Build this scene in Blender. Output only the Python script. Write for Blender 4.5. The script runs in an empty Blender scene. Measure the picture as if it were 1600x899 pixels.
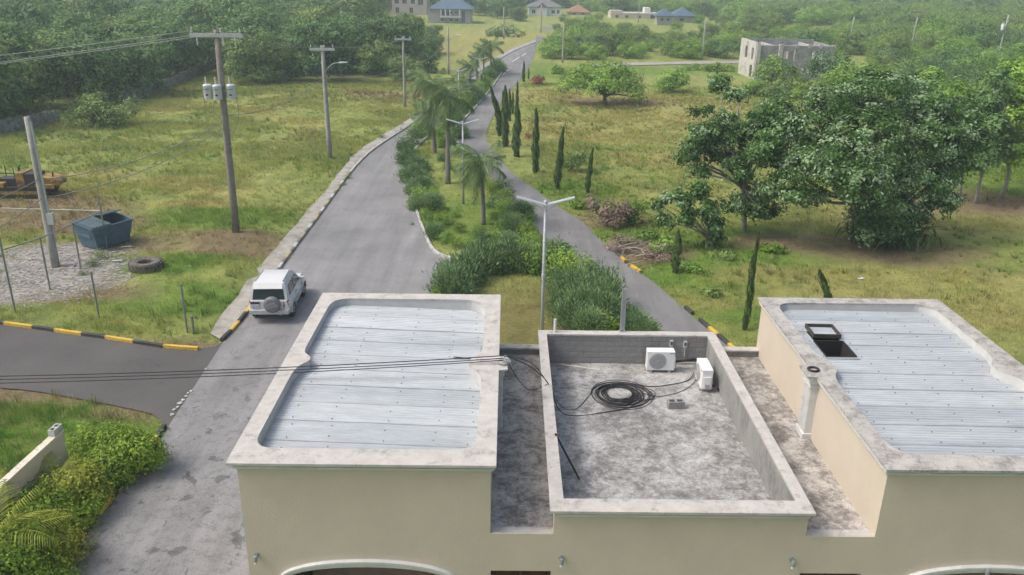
import bpy, bmesh, math, random
import numpy as np
from mathutils import Vector, Matrix, geometry
rnd = random.Random(5)
RNG = np.random.default_rng(11)
SC = bpy.context.scene
COL = SC.collection
PI = math.pi
# ------------------------------------------------------------------ camera, sky, sun, exposure
FPX, PITCH, ROLL, YAW, CH = 1304.67, .366334, .0142047, .0080630, 14.0
_cp, _sp = math.cos(PITCH), math.sin(PITCH)
_f = np.array([math.sin(YAW)*_cp, math.cos(YAW)*_cp, -_sp])
_r0 = np.array([math.cos(YAW), -math.sin(YAW), 0.0])
_u0 = np.cross(_r0, _f)
_r = _r0*math.cos(ROLL)+_u0*math.sin(ROLL)
_u = -_r0*math.sin(ROLL)+_u0*math.cos(ROLL)
cam = bpy.data.cameras.new('camera'); camo = bpy.data.objects.new('camera', cam); COL.objects.link(camo)
cam.sensor_width = 36; cam.lens = FPX/1600*36; cam.clip_start = .1; cam.clip_end = 6000
camo.matrix_world = Matrix(((_r[0], _u[0], -_f[0], 0), (_r[1], _u[1], -_f[1], 0), (_r[2], _u[2], -_f[2], CH), (0, 0, 0, 1)))
SC.camera = camo
SUN_EL, SUN_AZ = math.radians(52), math.radians(-98)
w = bpy.data.worlds.new('World'); SC.world = w; w.use_nodes = True
nt = w.node_tree; bg = nt.nodes['Background']
sky = nt.nodes.new('ShaderNodeTexSky'); sky.sky_type = 'NISHITA'; sky.sun_disc = False
sky.sun_elevation = SUN_EL; sky.sun_rotation = SUN_AZ; sky.dust_density = 7.0; sky.air_density = 1.0; sky.ozone_density = 1.0
nt.links.new(sky.outputs[0], bg.inputs[0]); bg.inputs[1].default_value = .15
sl = bpy.data.lights.new('sun', 'SUN'); sl.energy = 1.35; sl.angle = math.radians(14); sl.color = (1, .975, .94)
so = bpy.data.objects.new('sun', sl); COL.objects.link(so)
_sd = Vector((math.sin(SUN_AZ)*math.cos(SUN_EL), math.cos(SUN_AZ)*math.cos(SUN_EL), math.sin(SUN_EL)))
so.rotation_euler = _sd.to_track_quat('Z', 'Y').to_euler(); so.location = (0, 0, 60)
SC.view_settings.view_transform = 'Standard'; SC.view_settings.look = 'None'; SC.view_settings.gamma = 1
SC.view_settings.use_curve_mapping = False
SC.view_settings.exposure = 0.36
SC.cycles.max_bounces = 6; SC.cycles.diffuse_bounces = 3; SC.cycles.volume_bounces = 1; SC.cycles.transparent_max_bounces = 6

# survey of the place: points of the photograph turned into places on the ground or on an upright plane
def ray(px, py):
    return _f*FPX+_r*(px-800)-_u*(py-449.5)
def G(px, py, z=0.0):
    d = ray(px, py); t = (z-CH)/d[2]; return np.array([d[0]*t, d[1]*t, z])
def PY(px, py, Y):
    d = ray(px, py); t = Y/d[1]; return np.array([d[0]*t, Y, CH+d[2]*t])
def proj(p):
    q = np.asarray(p, float)-[0, 0, CH]; c = q@_f
    return np.stack([800+FPX*(q@_r)/c, 449.5-FPX*(q@_u)/c], -1)
def topz(base, px, py):            # height of the point above 'base' seen at row py
    lo, hi = 0.0, 40.0
    for _ in range(40):
        m = (lo+hi)/2
        if proj([base[0], base[1], m])[1] > py: lo = m
        else: hi = m
    return lo

# ------------------------------------------------------------------ materials
MATS = {}
def node(nt, t, **k):
    n = nt.nodes.new(t)
    for a, b in k.items(): setattr(n, a, b)
    return n
def ramp(nt, stops, src):
    r = node(nt, 'ShaderNodeValToRGB'); e = r.color_ramp.elements
    while len(e) < len(stops): e.new(.5)
    for i, (p, c) in enumerate(stops):
        e[i].position = p; e[i].color = (*c, 1) if len(c) == 3 else c
    nt.links.new(src, r.inputs[0]); return r.outputs[0]
def noise(nt, scale, detail=4, rough=.6, coord=None, dist=0):
    n = node(nt, 'ShaderNodeTexNoise'); n.inputs['Scale'].default_value = scale
    n.inputs['Detail'].default_value = detail; n.inputs['Roughness'].default_value = rough
    n.inputs['Distortion'].default_value = dist
    if coord is not None: nt.links.new(coord, n.inputs['Vector'])
    return n.outputs['Fac']
def mixc(nt, a, b, f, mode='MIX'):
    m = node(nt, 'ShaderNodeMix', data_type='RGBA', blend_type=mode)
    for s, v in ((m.inputs[6], a), (m.inputs[7], b), (m.inputs[0], f)):
        if isinstance(v, bpy.types.NodeSocket): nt.links.new(v, s)
        elif isinstance(v, (int, float)): s.default_value = v
        else: s.default_value = (*v, 1)
    return m.outputs[2]
def base(name, rough=.8, metal=0.0):
    m = bpy.data.materials.new(name); m.use_nodes = True; MATS[name] = m
    nt = m.node_tree; b = nt.nodes['Principled BSDF']; b.inputs['Roughness'].default_value = rough; b.inputs['Metallic'].default_value = metal
    tc = node(nt, 'ShaderNodeTexCoord')
    return m, nt, b, tc.outputs['Object']
def bump(nt, b, h, strength, dist=.02):
    bp = node(nt, 'ShaderNodeBump'); bp.inputs['Strength'].default_value = strength; bp.inputs['Distance'].default_value = dist
    nt.links.new(h, bp.inputs['Height']); nt.links.new(bp.outputs[0], b.inputs['Normal'])
def stretch(nt, co, s):
    mp = node(nt, 'ShaderNodeMapping'); mp.inputs['Scale'].default_value = s; nt.links.new(co, mp.inputs[0]); return mp.outputs[0]
def simple(name, c, rough=.7, metal=0, var=.12, scale=6, bmp=0.0):
    m, nt, b, co = base(name, rough, metal)
    n = noise(nt, scale, 5, .65, co)
    lo = tuple(x*(1-var) for x in c); hi = tuple(min(1, x*(1+var)) for x in c)
    nt.links.new(ramp(nt, [(.3, lo), (.7, hi)], n), b.inputs['Base Color'])
    if bmp: bump(nt, b, noise(nt, scale*8, 4, .6, co), bmp)
    return m
def stained(name, c, stain, thr=(.5, .62), scale=2.2, fine=18, rough=.85, amount=1.0, var=.1, st=(1, 1, 1), bmp=.25):
    m, nt, b, co = base(name, rough)
    n1 = noise(nt, scale*1.3, 5, .6, co)
    col = ramp(nt, [(.3, tuple(x*(1-var) for x in c)), (.7, tuple(min(1, x*(1+var)) for x in c))], n1)
    co2 = stretch(nt, co, st)
    n2 = noise(nt, scale, 9, .80, co2, .05); n3 = noise(nt, fine, 4, .7, co2)
    mm = node(nt, 'ShaderNodeMath', operation='MULTIPLY_ADD'); nt.links.new(n3, mm.inputs[0]); mm.inputs[1].default_value = .35; nt.links.new(n2, mm.inputs[2])
    f = ramp(nt, [(thr[0]+.17, (0, 0, 0)), (thr[1]+.17, (amount,)*3)], mm.outputs[0])
    nt.links.new(mixc(nt, col, stain, f), b.inputs['Base Color'])
    if bmp: bump(nt, b, n3, bmp)
    return m
def leafmat(name, dark, light, pale=None, rough=.55, trans=.25):
    m, nt, b, co = base(name, rough); b.inputs['Specular IOR Level'].default_value = .14
    at = node(nt, 'ShaderNodeAttribute', attribute_name='tone')
    ge = node(nt, 'ShaderNodeNewGeometry'); oi = node(nt, 'ShaderNodeObjectInfo')
    a1 = node(nt, 'ShaderNodeMath', operation='MULTIPLY_ADD'); nt.links.new(ge.outputs['Random Per Island'], a1.inputs[0]); a1.inputs[1].default_value = .24; nt.links.new(at.outputs['Fac'], a1.inputs[2])
    a2 = node(nt, 'ShaderNodeMath', operation='MULTIPLY_ADD'); nt.links.new(oi.outputs['Random'], a2.inputs[0]); a2.inputs[1].default_value = .34; nt.links.new(a1.outputs[0], a2.inputs[2])
    stops = [(.2, dark), (1.0 if pale is None else .82, light)]
    if pale is not None: stops += [(.98, light), (1.0, pale)]
    if pale is not None:
        stops = [(.2, dark), (.90, light), (.97, tuple((a+c)/2 for a, c in zip(light, pale))), (1.0, pale)]
    c = ramp(nt, stops, a2.outputs[0]); nt.links.new(c, b.inputs['Base Color'])
    t = node(nt, 'ShaderNodeBsdfTranslucent'); nt.links.new(c, t.inputs[0])
    mx = node(nt, 'ShaderNodeMixShader'); mx.inputs[0].default_value = trans*.75
    nt.links.new(b.outputs[0], mx.inputs[1]); nt.links.new(t.outputs[0], mx.inputs[2])
    nt.links.new(mx.outputs[0], nt.nodes['Material Output'].inputs['Surface'])
    return m

# ------------------------------------------------------------------ mesh helpers
def link(name, me, mats, parent=None):
    o = bpy.data.objects.new(name, me); COL.objects.link(o)
    for m in (mats if isinstance(mats, (list, tuple)) else [mats]):
        if m is not None: me.materials.append(MATS[m] if isinstance(m, str) else m)
    if parent is not None: o.parent = parent
    return o
class MB:
    def __init__(s): s.v = []; s.f = []; s.m = []
    def add(s, vs, fs, m=0):
        n = len(s.v); s.v += [tuple(float(c) for c in p) for p in vs]
        for f in fs: s.f.append(tuple(i+n for i in f)); s.m.append(m)
        return s
    def box(s, c, d, rz=0, m=0, rx=0, ry=0):
        R = Matrix.Rotation(rz, 3, 'Z') @ Matrix.Rotation(ry, 3, 'Y') @ Matrix.Rotation(rx, 3, 'X')
        vs = [Vector(c)+R@Vector((x*d[0]/2, y*d[1]/2, z*d[2]/2)) for z in (-1, 1) for x, y in ((-1, -1), (1, -1), (1, 1), (-1, 1))]
        return s.add(vs, [(3, 2, 1, 0), (4, 5, 6, 7), (0, 1, 5, 4), (1, 2, 6, 5), (2, 3, 7, 6), (3, 0, 4, 7)], m)
    def bb(s, x0, x1, y0, y1, z0, z1, m=0):
        return s.box(((x0+x1)/2, (y0+y1)/2, (z0+z1)/2), (abs(x1-x0), abs(y1-y0), abs(z1-z0)), m=m)
    def beam(s, a, b, wd, h=None, m=0, up=(0, 0, 1)):
        a, b = Vector(a), Vector(b); t = (b-a).normalized(); sd = t.cross(Vector(up))
        if sd.length < 1e-4: sd = t.cross(Vector((1, 0, 0)))
        sd.normalize(); u = sd.cross(t); h = h or wd
        q = [(-1, -1), (1, -1), (1, 1), (-1, 1)]
        vs = [p+sd*x*wd/2+u*y*h/2 for p in (a, b) for x, y in q]
        return s.add(vs, [(3, 2, 1, 0), (4, 5, 6, 7)]+[(i, (i+1) % 4, 4+(i+1) % 4, 4+i) for i in range(4)], m)
    def tube(s, pts, r, n=6, m=0, cap=True):
        pts = [Vector(p) for p in pts]; k = len(pts); rs = r if hasattr(r, '__len__') else [r]*k
        rings = []; pu = None
        for i, p in enumerate(pts):
            t = (pts[min(i+1, k-1)]-pts[max(i-1, 0)])
            if t.length < 1e-9: t = Vector((0, 0, 1))
            t.normalize()
            a = pu if pu is not None else (Vector((1, 0, 0)) if abs(t.x) < .8 else Vector((0, 1, 0)))
            a = (a-t*a.dot(t))
            if a.length < 1e-5: a = t.orthogonal()
            a.normalize(); pu = a; b = t.cross(a)
            rings.append([p+a*math.cos(2*PI*j/n)*rs[i]+b*math.sin(2*PI*j/n)*rs[i] for j in range(n)])
        fs = [(i*n+j, i*n+(j+1) % n, (i+1)*n+(j+1) % n, (i+1)*n+j) for i in range(k-1) for j in range(n)]
        if cap: fs += [tuple(reversed(range(n))), tuple(range((k-1)*n, k*n))]
        return s.add([v for rg in rings for v in rg], fs, m)
    def lathe(s, prof, c=(0, 0, 0), n=16, m=0, axis='Z'):
        vs = []
        for r, z in prof:
            for j in range(n):
                a = 2*PI*j/n; x, y = r*math.cos(a), r*math.sin(a)
                p = (x, y, z) if axis == 'Z' else ((z, x, y) if axis == 'X' else (x, z, y))
                vs.append((c[0]+p[0], c[1]+p[1], c[2]+p[2]))
        k = len(prof)
        fs = [(i*n+j, i*n+(j+1) % n, (i+1)*n+(j+1) % n, (i+1)*n+j) for i in range(k-1) for j in range(n)]
        if prof[0][0] > 1e-6: fs.append(tuple(reversed(range(n))))
        if prof[-1][0] > 1e-6: fs.append(tuple(range((k-1)*n, k*n)))
        return s.add(vs, fs, m)
    def loft(s, rings, m=0, cap=True):
        n = len(rings[0]); k = len(rings)
        fs = [(i*n+j, i*n+(j+1) % n, (i+1)*n+(j+1) % n, (i+1)*n+j) for i in range(k-1) for j in range(n)]
        if cap: fs += [tuple(reversed(range(n))), tuple(range((k-1)*n, k*n))]
        return s.add([p for r in rings for p in r], fs, m)
    def prism(s, poly, z0, z1, m=0, holes=()):
        loops = [list(poly)]+[list(h) for h in holes]
        flat = [p for l in loops for p in l]; n = len(flat)
        tr = geometry.tessellate_polygon([[Vector((p[0], p[1], 0)) for p in l] for l in loops])
        vs = [(p[0], p[1], z0) for p in flat]+[(p[0], p[1], z1) for p in flat]
        fs = []
        for t in tr:
            a, b, c = (Vector(flat[i]) for i in t)
            if (b-a).cross(c-a) < 0: t = (t[2], t[1], t[0])
            fs.append(tuple(i+n for i in t)); fs.append(tuple(reversed(t)))
        o = 0
        for l in loops:
            k = len(l)
            ar = sum(l[i][0]*l[(i+1) % k][1]-l[(i+1) % k][0]*l[i][1] for i in range(k))
            ccw = (ar > 0) == (o == 0)
            for i in range(k):
                a, b = o+i, o+(i+1) % k
                fs.append((a, b, b+n, a+n) if ccw else (b, a, a+n, b+n))
            o += k
        return s.add(vs, fs, m)
    def mesh(s, name, smooth=False, org=None):
        me = bpy.data.meshes.new(name)
        v = s.v if org is None else [(p[0]-org[0], p[1]-org[1], p[2]-org[2]) for p in s.v]
        me.from_pydata(v, [], s.f); me.polygons.foreach_set('material_index', s.m)
        if smooth: me.polygons.foreach_set('use_smooth', [True]*len(s.f))
        me.update(); return me
    def build(s, name, mats, parent=None, smooth=False, world=False, angle=None):
        org = parent.location if (world and parent is not None) else None
        me = s.mesh(name, smooth or angle is not None, org)
        o = link(name, me, mats, parent)
        if angle is not None: me.set_sharp_from_angle(angle=math.radians(angle))
        return o
def quads(name, V, tone, mat, parent=None, tri=False, loc=None):
    k = V.shape[1]; N = V.shape[0]
    me = bpy.data.meshes.new(name)
    me.vertices.add(N*k); me.vertices.foreach_set('co', V.astype(np.float32).ravel())
    me.loops.add(N*k); me.loops.foreach_set('vertex_index', np.arange(N*k, dtype=np.int32))
    me.polygons.add(N); me.polygons.foreach_set('loop_start', np.arange(0, N*k, k, dtype=np.int32))
    a = me.attributes.new('tone', 'FLOAT', 'POINT'); a.data.foreach_set('value', np.repeat(tone, k).astype(np.float32))
    me.update(calc_edges=True); me.validate()
    return link(name, me, mat, parent)
def tag(o, label=None, cat=None, group=None, kind=None):
    if label: o['label'] = label
    if cat: o['category'] = cat
    if group: o['group'] = group
    if kind: o['kind'] = kind
    return o
def thing(name, loc, label, cat, group=None, rz=0.0):
    o = bpy.data.objects.new(name, None); COL.objects.link(o); o.location = tuple(float(c) for c in loc); o.rotation_euler = (0, 0, rz)
    o.empty_display_size = .2
    return tag(o, label, cat, group)
def dup(root, loc, rz=0.0, sc=1.0, label=None, group=None):
    c = root.copy(); COL.objects.link(c); c.location = tuple(float(q) for q in loc); c.rotation_euler = (0, 0, rz)
    c.scale = sc if hasattr(sc, '__len__') else (sc, sc, sc)
    if label: c['label'] = label
    if group: c['group'] = group
    for ch in root.children:
        d = ch.copy(); COL.objects.link(d); d.parent = c
        for g in ch.children:
            e = g.copy(); COL.objects.link(e); e.parent = d
    return c
def unit(a): return a/np.maximum(np.linalg.norm(a, axis=-1, keepdims=True), 1e-9)
def vnoise(x, y, s, seed=0):
    x = np.asarray(x)/s; y = np.asarray(y)/s
    xi = np.floor(x).astype(np.int64); yi = np.floor(y).astype(np.int64); fx = x-xi; fy = y-yi
    fx = fx*fx*(3-2*fx); fy = fy*fy*(3-2*fy)
    def h(a, b):
        n = (a*374761393+b*668265263+seed*974711) & 0xffffffff
        n = ((n ^ (n >> 13))*1274126177) & 0xffffffff
        return ((n ^ (n >> 16)) & 0xffff)/65535.0
    return (h(xi, yi)*(1-fx)+h(xi+1, yi)*fx)*(1-fy)+(h(xi, yi+1)*(1-fx)+h(xi+1, yi+1)*fx)*fy
def fbm(x, y, s, seed=0, o=4):
    t = 0; a = .5; n = 0
    for i in range(o):
        t = t+a*vnoise(x, y, s/2**i, seed+i*7); n += a; a *= .55
    return t/n
def inpoly(x, y, poly):
    r = np.zeros(np.shape(x), bool); p = np.asarray(poly)
    for i in range(len(p)):
        x1, y1 = p[i][:2]; x2, y2 = p[i-1][:2]
        c = ((y1 > y) != (y2 > y)) & (x < (x2-x1)*(y-y1)/((y2-y1) if y2 != y1 else 1e-9)+x1)
        r ^= c
    return r
def spline(pts, step=1.0):           # Catmull-Rom through the survey points
    P = [np.asarray(p, float) for p in pts]; out = []
    P = [2*P[0]-P[1]]+P+[2*P[-1]-P[-2]]
    for i in range(1, len(P)-2):
        a, b, c, d = P[i-1:i+3]; n = max(2, int(np.linalg.norm(c-b)/step))
        for k in range(n):
            t = k/n
            out.append(.5*((2*b)+(c-a)*t+(2*a-5*b+4*c-d)*t*t+(3*b-a-3*c+d)*t**3))
    out.append(P[-2]); return out

# ------------------------------------------------------------------ survey of roads
def gl(pts, z=0.0): return [G(x, y, z) for x, y in pts]
LL = gl([(838, 66), (800, 82), (760, 106), (722, 131), (682, 165), (642, 196), (592, 229), (566, 251), (541, 281), (502, 335), (463, 387), (432, 430), (397, 478), (372, 510), (350, 533)])
LEFT_EDGE = spline(LL, 1.0)
HK = gl([(262, 668), (240, 700), (215, 735), (180, 778), (155, 810), (128, 848), (80, 915), (20, 1000)])
HEDGE_EDGE = spline(HK, .6)
MR = gl([(735, 470), (720, 440), (740, 415), (712, 408), (688, 402), (674, 392), (666, 378), (655, 350), (643, 310), (638, 270), (640, 245), (655, 225), (675, 208), (705, 185), (728, 162), (760, 130), (783, 112)])
MED_LEFT = spline(MR, 1.0)
ML = gl([(1100, 580), (1050, 530), (1010, 500), (945, 450), (872, 395), (820, 335), (775, 285), (740, 245), (711, 209), (742, 171), (768, 140), (786, 113)])
MED_RIGHT = spline(ML, 1.0)
RR = gl([(842, 60), (836, 80), (832, 95), (828, 102), (812, 126), (796, 143), (776, 172), (760, 208), (766, 228), (800, 270), (835, 295), (875, 325), (910, 347), (935, 372), (960, 395), (980, 415), (1020, 440), (1085, 497), (1145, 548), (1200, 600)])
RIGHT_EDGE = spline(RR, 1.0)
ROAD_L = LEFT_EDGE+HEDGE_EDGE+[np.array([-3.5, 9, 0]), np.array([-3.5, 20.9, 0]), np.array([-.8, 21.3, 0])]+MED_LEFT+[G(842, 60)]
ROAD_R = MED_RIGHT[:-1]+[G(783, 111)]+[G(800, 84.5), G(834, 67.5)]+RIGHT_EDGE[1:]
NS = gl([(350, 533), (335, 541), (312, 545), (285, 544), (240, 539), (190, 530), (130, 522), (60, 512), (0, 504), (-120, 490), (-300, 470)])
SIDE_N = spline(NS, .8)
SS = gl([(-300, 585), (-120, 597), (0, 606), (60, 612), (150, 628), (200, 638), (240, 648), (262, 668)])
SIDE_S = spline(SS, .8)
SIDE = SIDE_N+SIDE_S
MEDIAN = MED_LEFT+MED_RIGHT[::-1]
def xy(L): return [(p[0], p[1]) for p in L]
BLD = [(-4.8, 12.5), (13.5, 12.5), (13.5, 20.6), (-4.8, 20.6)]

# ------------------------------------------------------------------ ground
def blob(X, Y, px, py, rx, ry, pw=1.0):            # soft patch of real soil or dry grass, size in metres
    c = G(px, py); d = ((X-c[0])/rx)**2+((Y-c[1])/ry)**2
    d = d*(.6+.8*fbm(X, Y, 2.5, 77))
    return np.clip(1.6-d, 0, 1)*pw
DRY_SPOTS = [(415, 172, 2.5, 3), (475, 195, 2.2, 2), (430, 188, 3, 2), (260, 285, 3, 1.5), (335, 300, 3, 1.2), (80, 300, 4, 2), (150, 275, 3, 1.5), (300, 320, 3, 1), (250, 175, 3, 1.5), (560, 145, 4, 2),
             (1480, 445, 6, 2.6), (1380, 432, 5, 2), (1250, 435, 4.5, 1.6), (1560, 480, 5, 2.5), (1330, 470, 5, 2), (1000, 190, 10, 6), (900, 200, 6, 5), (1040, 165, 12, 7), (960, 215, 5, 3), (1050, 250, 5, 3), (880, 150, 7, 6), (780, 60, 18, 20), (740, 80, 10, 15), (1100, 475, 1.6, 1), (1480, 340, 8, 4), (1560, 330, 6, 4)]
BROWN = [(380, 388, 3.2, 1.8), (330, 375, 3, 1.5), (210, 385, 3, 1.5), (60, 340, 6, 2.5), (100, 460, 4, 1.2), (60, 320, 5, 2), (260, 540, 4, .6), (120, 618, 8, .6), (30, 608, 4, .6), (230, 646, 2, .5), (1390, 395, 5, 2), (1250, 380, 4, 1.6), (1510, 318, 6, 3), (960, 160, 6, 3), (1000, 395, 2.5, 1.6), (940, 345, 2.5, 1.5), (620, 150, 5, 3), (570, 300, 0.9, 9), (150, 350, 3, 2)]
LAWN = [(800, 495, 2.6, 2.8), (840, 470, 2.2, 2.0), (870, 500, 1.4, 1.6)]
GRAVEL = [(60, 425, 3.8, 2.3), (20, 460, 3, 1.2), (110, 430, 2, 1.6), (140, 445, 1.8, 1), (90, 400, 3, 1.6), (10, 420, 3, 2)]
LUSH = [(1060, 410, 4, 2.5), (1110, 430, 4, 2), (900, 300, 3, 3), (1180, 440, 3, 1.5), (1180, 400, 7, 3), (1090, 380, 5, 3), (1230, 385, 5, 2.5), (270, 470, 3.5, 1.6), (250, 420, 3, 2), (360, 345, 4, 2.5), (320, 340, 5, 2), (740, 335, 3, 4), (760, 355, 3, 2), (1080, 110, 25, 6), (870, 118, 8, 5), (180, 690, 6, 2), (30, 690, 4, 2.5), (1160, 480, 3, 2), (1540, 270, 14, 8), (960, 370, 3, 4)]
def ground_colour(X, Y):
    n1 = fbm(X, Y, 9, 1); n2 = fbm(X, Y, 2.2, 21); n3 = fbm(X, Y, .7, 31, 2)
    green = np.array([.235, .275, .085]); dk = np.array([.165, .220, .065]); dry = np.array([.315, .292, .135]); gold = np.array([.38, .285, .06])
    brown = np.array([.205, .155, .105]); grav = np.array([.285, .268, .24]); lush = np.array([.110, .205, .034])
    c = green+(dk-green)*np.clip((n2-.45)*3, 0, 1)[..., None]
    s = np.clip((n1-.44)*3.2, 0, 1)*np.clip(.3+n2*1.1, 0, 1)
    c = c+(dry-c)*(s*.42)[..., None]
    def put(c, col, L, k=.85):
        t = 0*X
        for q in L: t = np.maximum(t, blob(X, Y, *q))
        t = np.clip(t*(.35+1.1*n2), 0, 1)*k
        return c+(col-c)*t[..., None], t
    c, _ = put(c, lush, LUSH, .8)
    c, _ = put(c, dry*(1-n3[..., None]*.35)+gold*(n3[..., None]*.35), DRY_SPOTS, .60)
    c, tb = put(c, brown, BROWN, .95)
    c, _ = put(c, np.array([.175, .150, .062]), LAWN, .8)
    c, tg = put(c, grav, GRAVEL, 1.0)
    c = c*(.86+.34*n3)[..., None]
    return np.clip(c, .01, .6), np.clip(1-1.3*tg-.7*tb, 0, 1)
def graded(lo, a, b, hi, fine, grow=1.18):
    mid = list(np.arange(a, b+1e-6, fine)); l = []; s = fine; x = a
    while x > lo: s *= grow; x -= s; l.append(max(x, lo))
    r = []; s = fine; x = b
    while x < hi: s *= grow; x += s; r.append(min(x, hi))
    return np.array(l[::-1]+mid+r)
gx = graded(-1400, -30, 26, 1400, .38); gy = graded(-200, 11, 66, 1900, .38, 1.07)
GX, GY = np.meshgrid(gx, gy)
BORDER = np.array(xy(LEFT_EDGE[::2]+HEDGE_EDGE[::2]+MED_LEFT[::2]+MED_RIGHT[::2]+RIGHT_EDGE[::2]+SIDE_N[::2]+SIDE_S[::2]))
def roadmask(X, Y): return inpoly(X, Y, xy(ROAD_L)) | inpoly(X, Y, xy(ROAD_R)) | inpoly(X, Y, xy(SIDE))
def border_dist(X, Y):
    d = np.full(X.size, 1e9); xf, yf = X.ravel(), Y.ravel()
    for b in BORDER: d = np.minimum(d, (xf-b[0])**2+(yf-b[1])**2)
    return np.sqrt(d).reshape(X.shape)
def hillz(X, Y):
    r = np.sqrt(X**2+Y**2); t = np.clip((r-560)/900, 0, 1)
    return t*t*(3-2*t)*(45+60*fbm(X, Y, 420, 91, 3))
RM = roadmask(GX, GY); BD = border_dist(GX, GY)
soft = np.clip((BD-.5)/2.0, 0, 1)*(~RM)
GZ = np.where(RM | (BD < .55), -.05, -.05+soft*(.07+.22*(fbm(GX, GY, 5, 3)-.35)))
GZ += soft*np.clip(blob(GX, GY, 300, 430, 3.5, 2.2), 0, 1)*.35+soft*np.clip(blob(GX, GY, 390, 378, 3, 1.5), 0, 1)*.25
DIRT = xy(gl([(925, 101), (980, 98.5), (1060, 97), (1160, 95.5), (1160, 99.5), (1060, 101), (925, 104.5)]))
GZ = np.where(inpoly(GX, GY, BLD) | inpoly(GX, GY, [(DIRT[0][0]-6, DIRT[0][1]-12), (DIRT[3][0]+6, DIRT[3][1]-12), (DIRT[3][0]+6, DIRT[3][1]+12), (DIRT[0][0]-6, DIRT[0][1]+8)]), -.05, GZ)+hillz(GX, GY)
gc, _ = ground_colour(GX, GY)
far = np.clip((np.sqrt(GX**2+GY**2)-260)/150, 0, 1)[..., None]*(1-(np.abs(GX+5) < 35))[..., None]
gc = gc*(1-far)+np.array([.075, .12, .035])*far
nx, ny = len(gx), len(gy)
me = bpy.data.meshes.new('ground')
idx = np.arange(nx*ny).reshape(ny, nx)
q = np.stack([idx[:-1, :-1], idx[:-1, 1:], idx[1:, 1:], idx[1:, :-1]], -1).reshape(-1, 4)
me.vertices.add(nx*ny); me.vertices.foreach_set('co', np.stack([GX, GY, GZ], -1).astype(np.float32).ravel())
me.loops.add(q.size); me.loops.foreach_set('vertex_index', q.ravel().astype(np.int32))
me.polygons.add(len(q)); me.polygons.foreach_set('loop_start', np.arange(0, q.size, 4, dtype=np.int32)); me.polygons.foreach_set('use_smooth', np.ones(len(q), bool))
a = me.attributes.new('soil', 'FLOAT_COLOR', 'POINT'); a.data.foreach_set('color', np.concatenate([gc, np.ones(gc.shape[:2]+(1,))], -1).astype(np.float32).ravel())
me.update(calc_edges=True)
m, nt, b, co = base('ground_soil', .95); b.inputs['Specular IOR Level'].default_value = .15
at = node(nt, 'ShaderNodeAttribute', attribute_name='soil')
k = ramp(nt, [(.3, (.72, .72, .72)), (.7, (1.30, 1.28, 1.2))], noise(nt, 7, 7, .75, co))
k2 = ramp(nt, [(.35, (.8, .82, .8)), (.65, (1.2, 1.17, 1.1))], noise(nt, .9, 5, .7, co))
nt.links.new(mixc(nt, mixc(nt, at.outputs['Color'], k, 1.0, 'MULTIPLY'), k2, 1.0, 'MULTIPLY'), b.inputs['Base Color'])
bump(nt, b, noise(nt, 9, 6, .75, co), .9, .12)
ground = tag(link('ground', me, 'ground_soil'), 'grassy ground of the lots with dry yellow and bare brown patches', None, None, 'structure')
def gz(x, y):
    i = int(np.clip(np.searchsorted(gx, x), 1, nx-1)); j = int(np.clip(np.searchsorted(gy, y), 1, ny-1))
    return float(GZ[j-1:j+1, i-1:i+1].mean())
def gzv(x, y):
    i = np.clip(np.searchsorted(gx, x), 1, nx-1); j = np.clip(np.searchsorted(gy, y), 1, ny-1)
    tx = np.clip((x-gx[i-1])/(gx[i]-gx[i-1]), 0, 1); ty = np.clip((y-gy[j-1])/(gy[j]-gy[j-1]), 0, 1)
    return (GZ[j-1, i-1]*(1-tx)+GZ[j-1, i]*tx)*(1-ty)+(GZ[j, i-1]*(1-tx)+GZ[j, i]*tx)*ty

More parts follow.
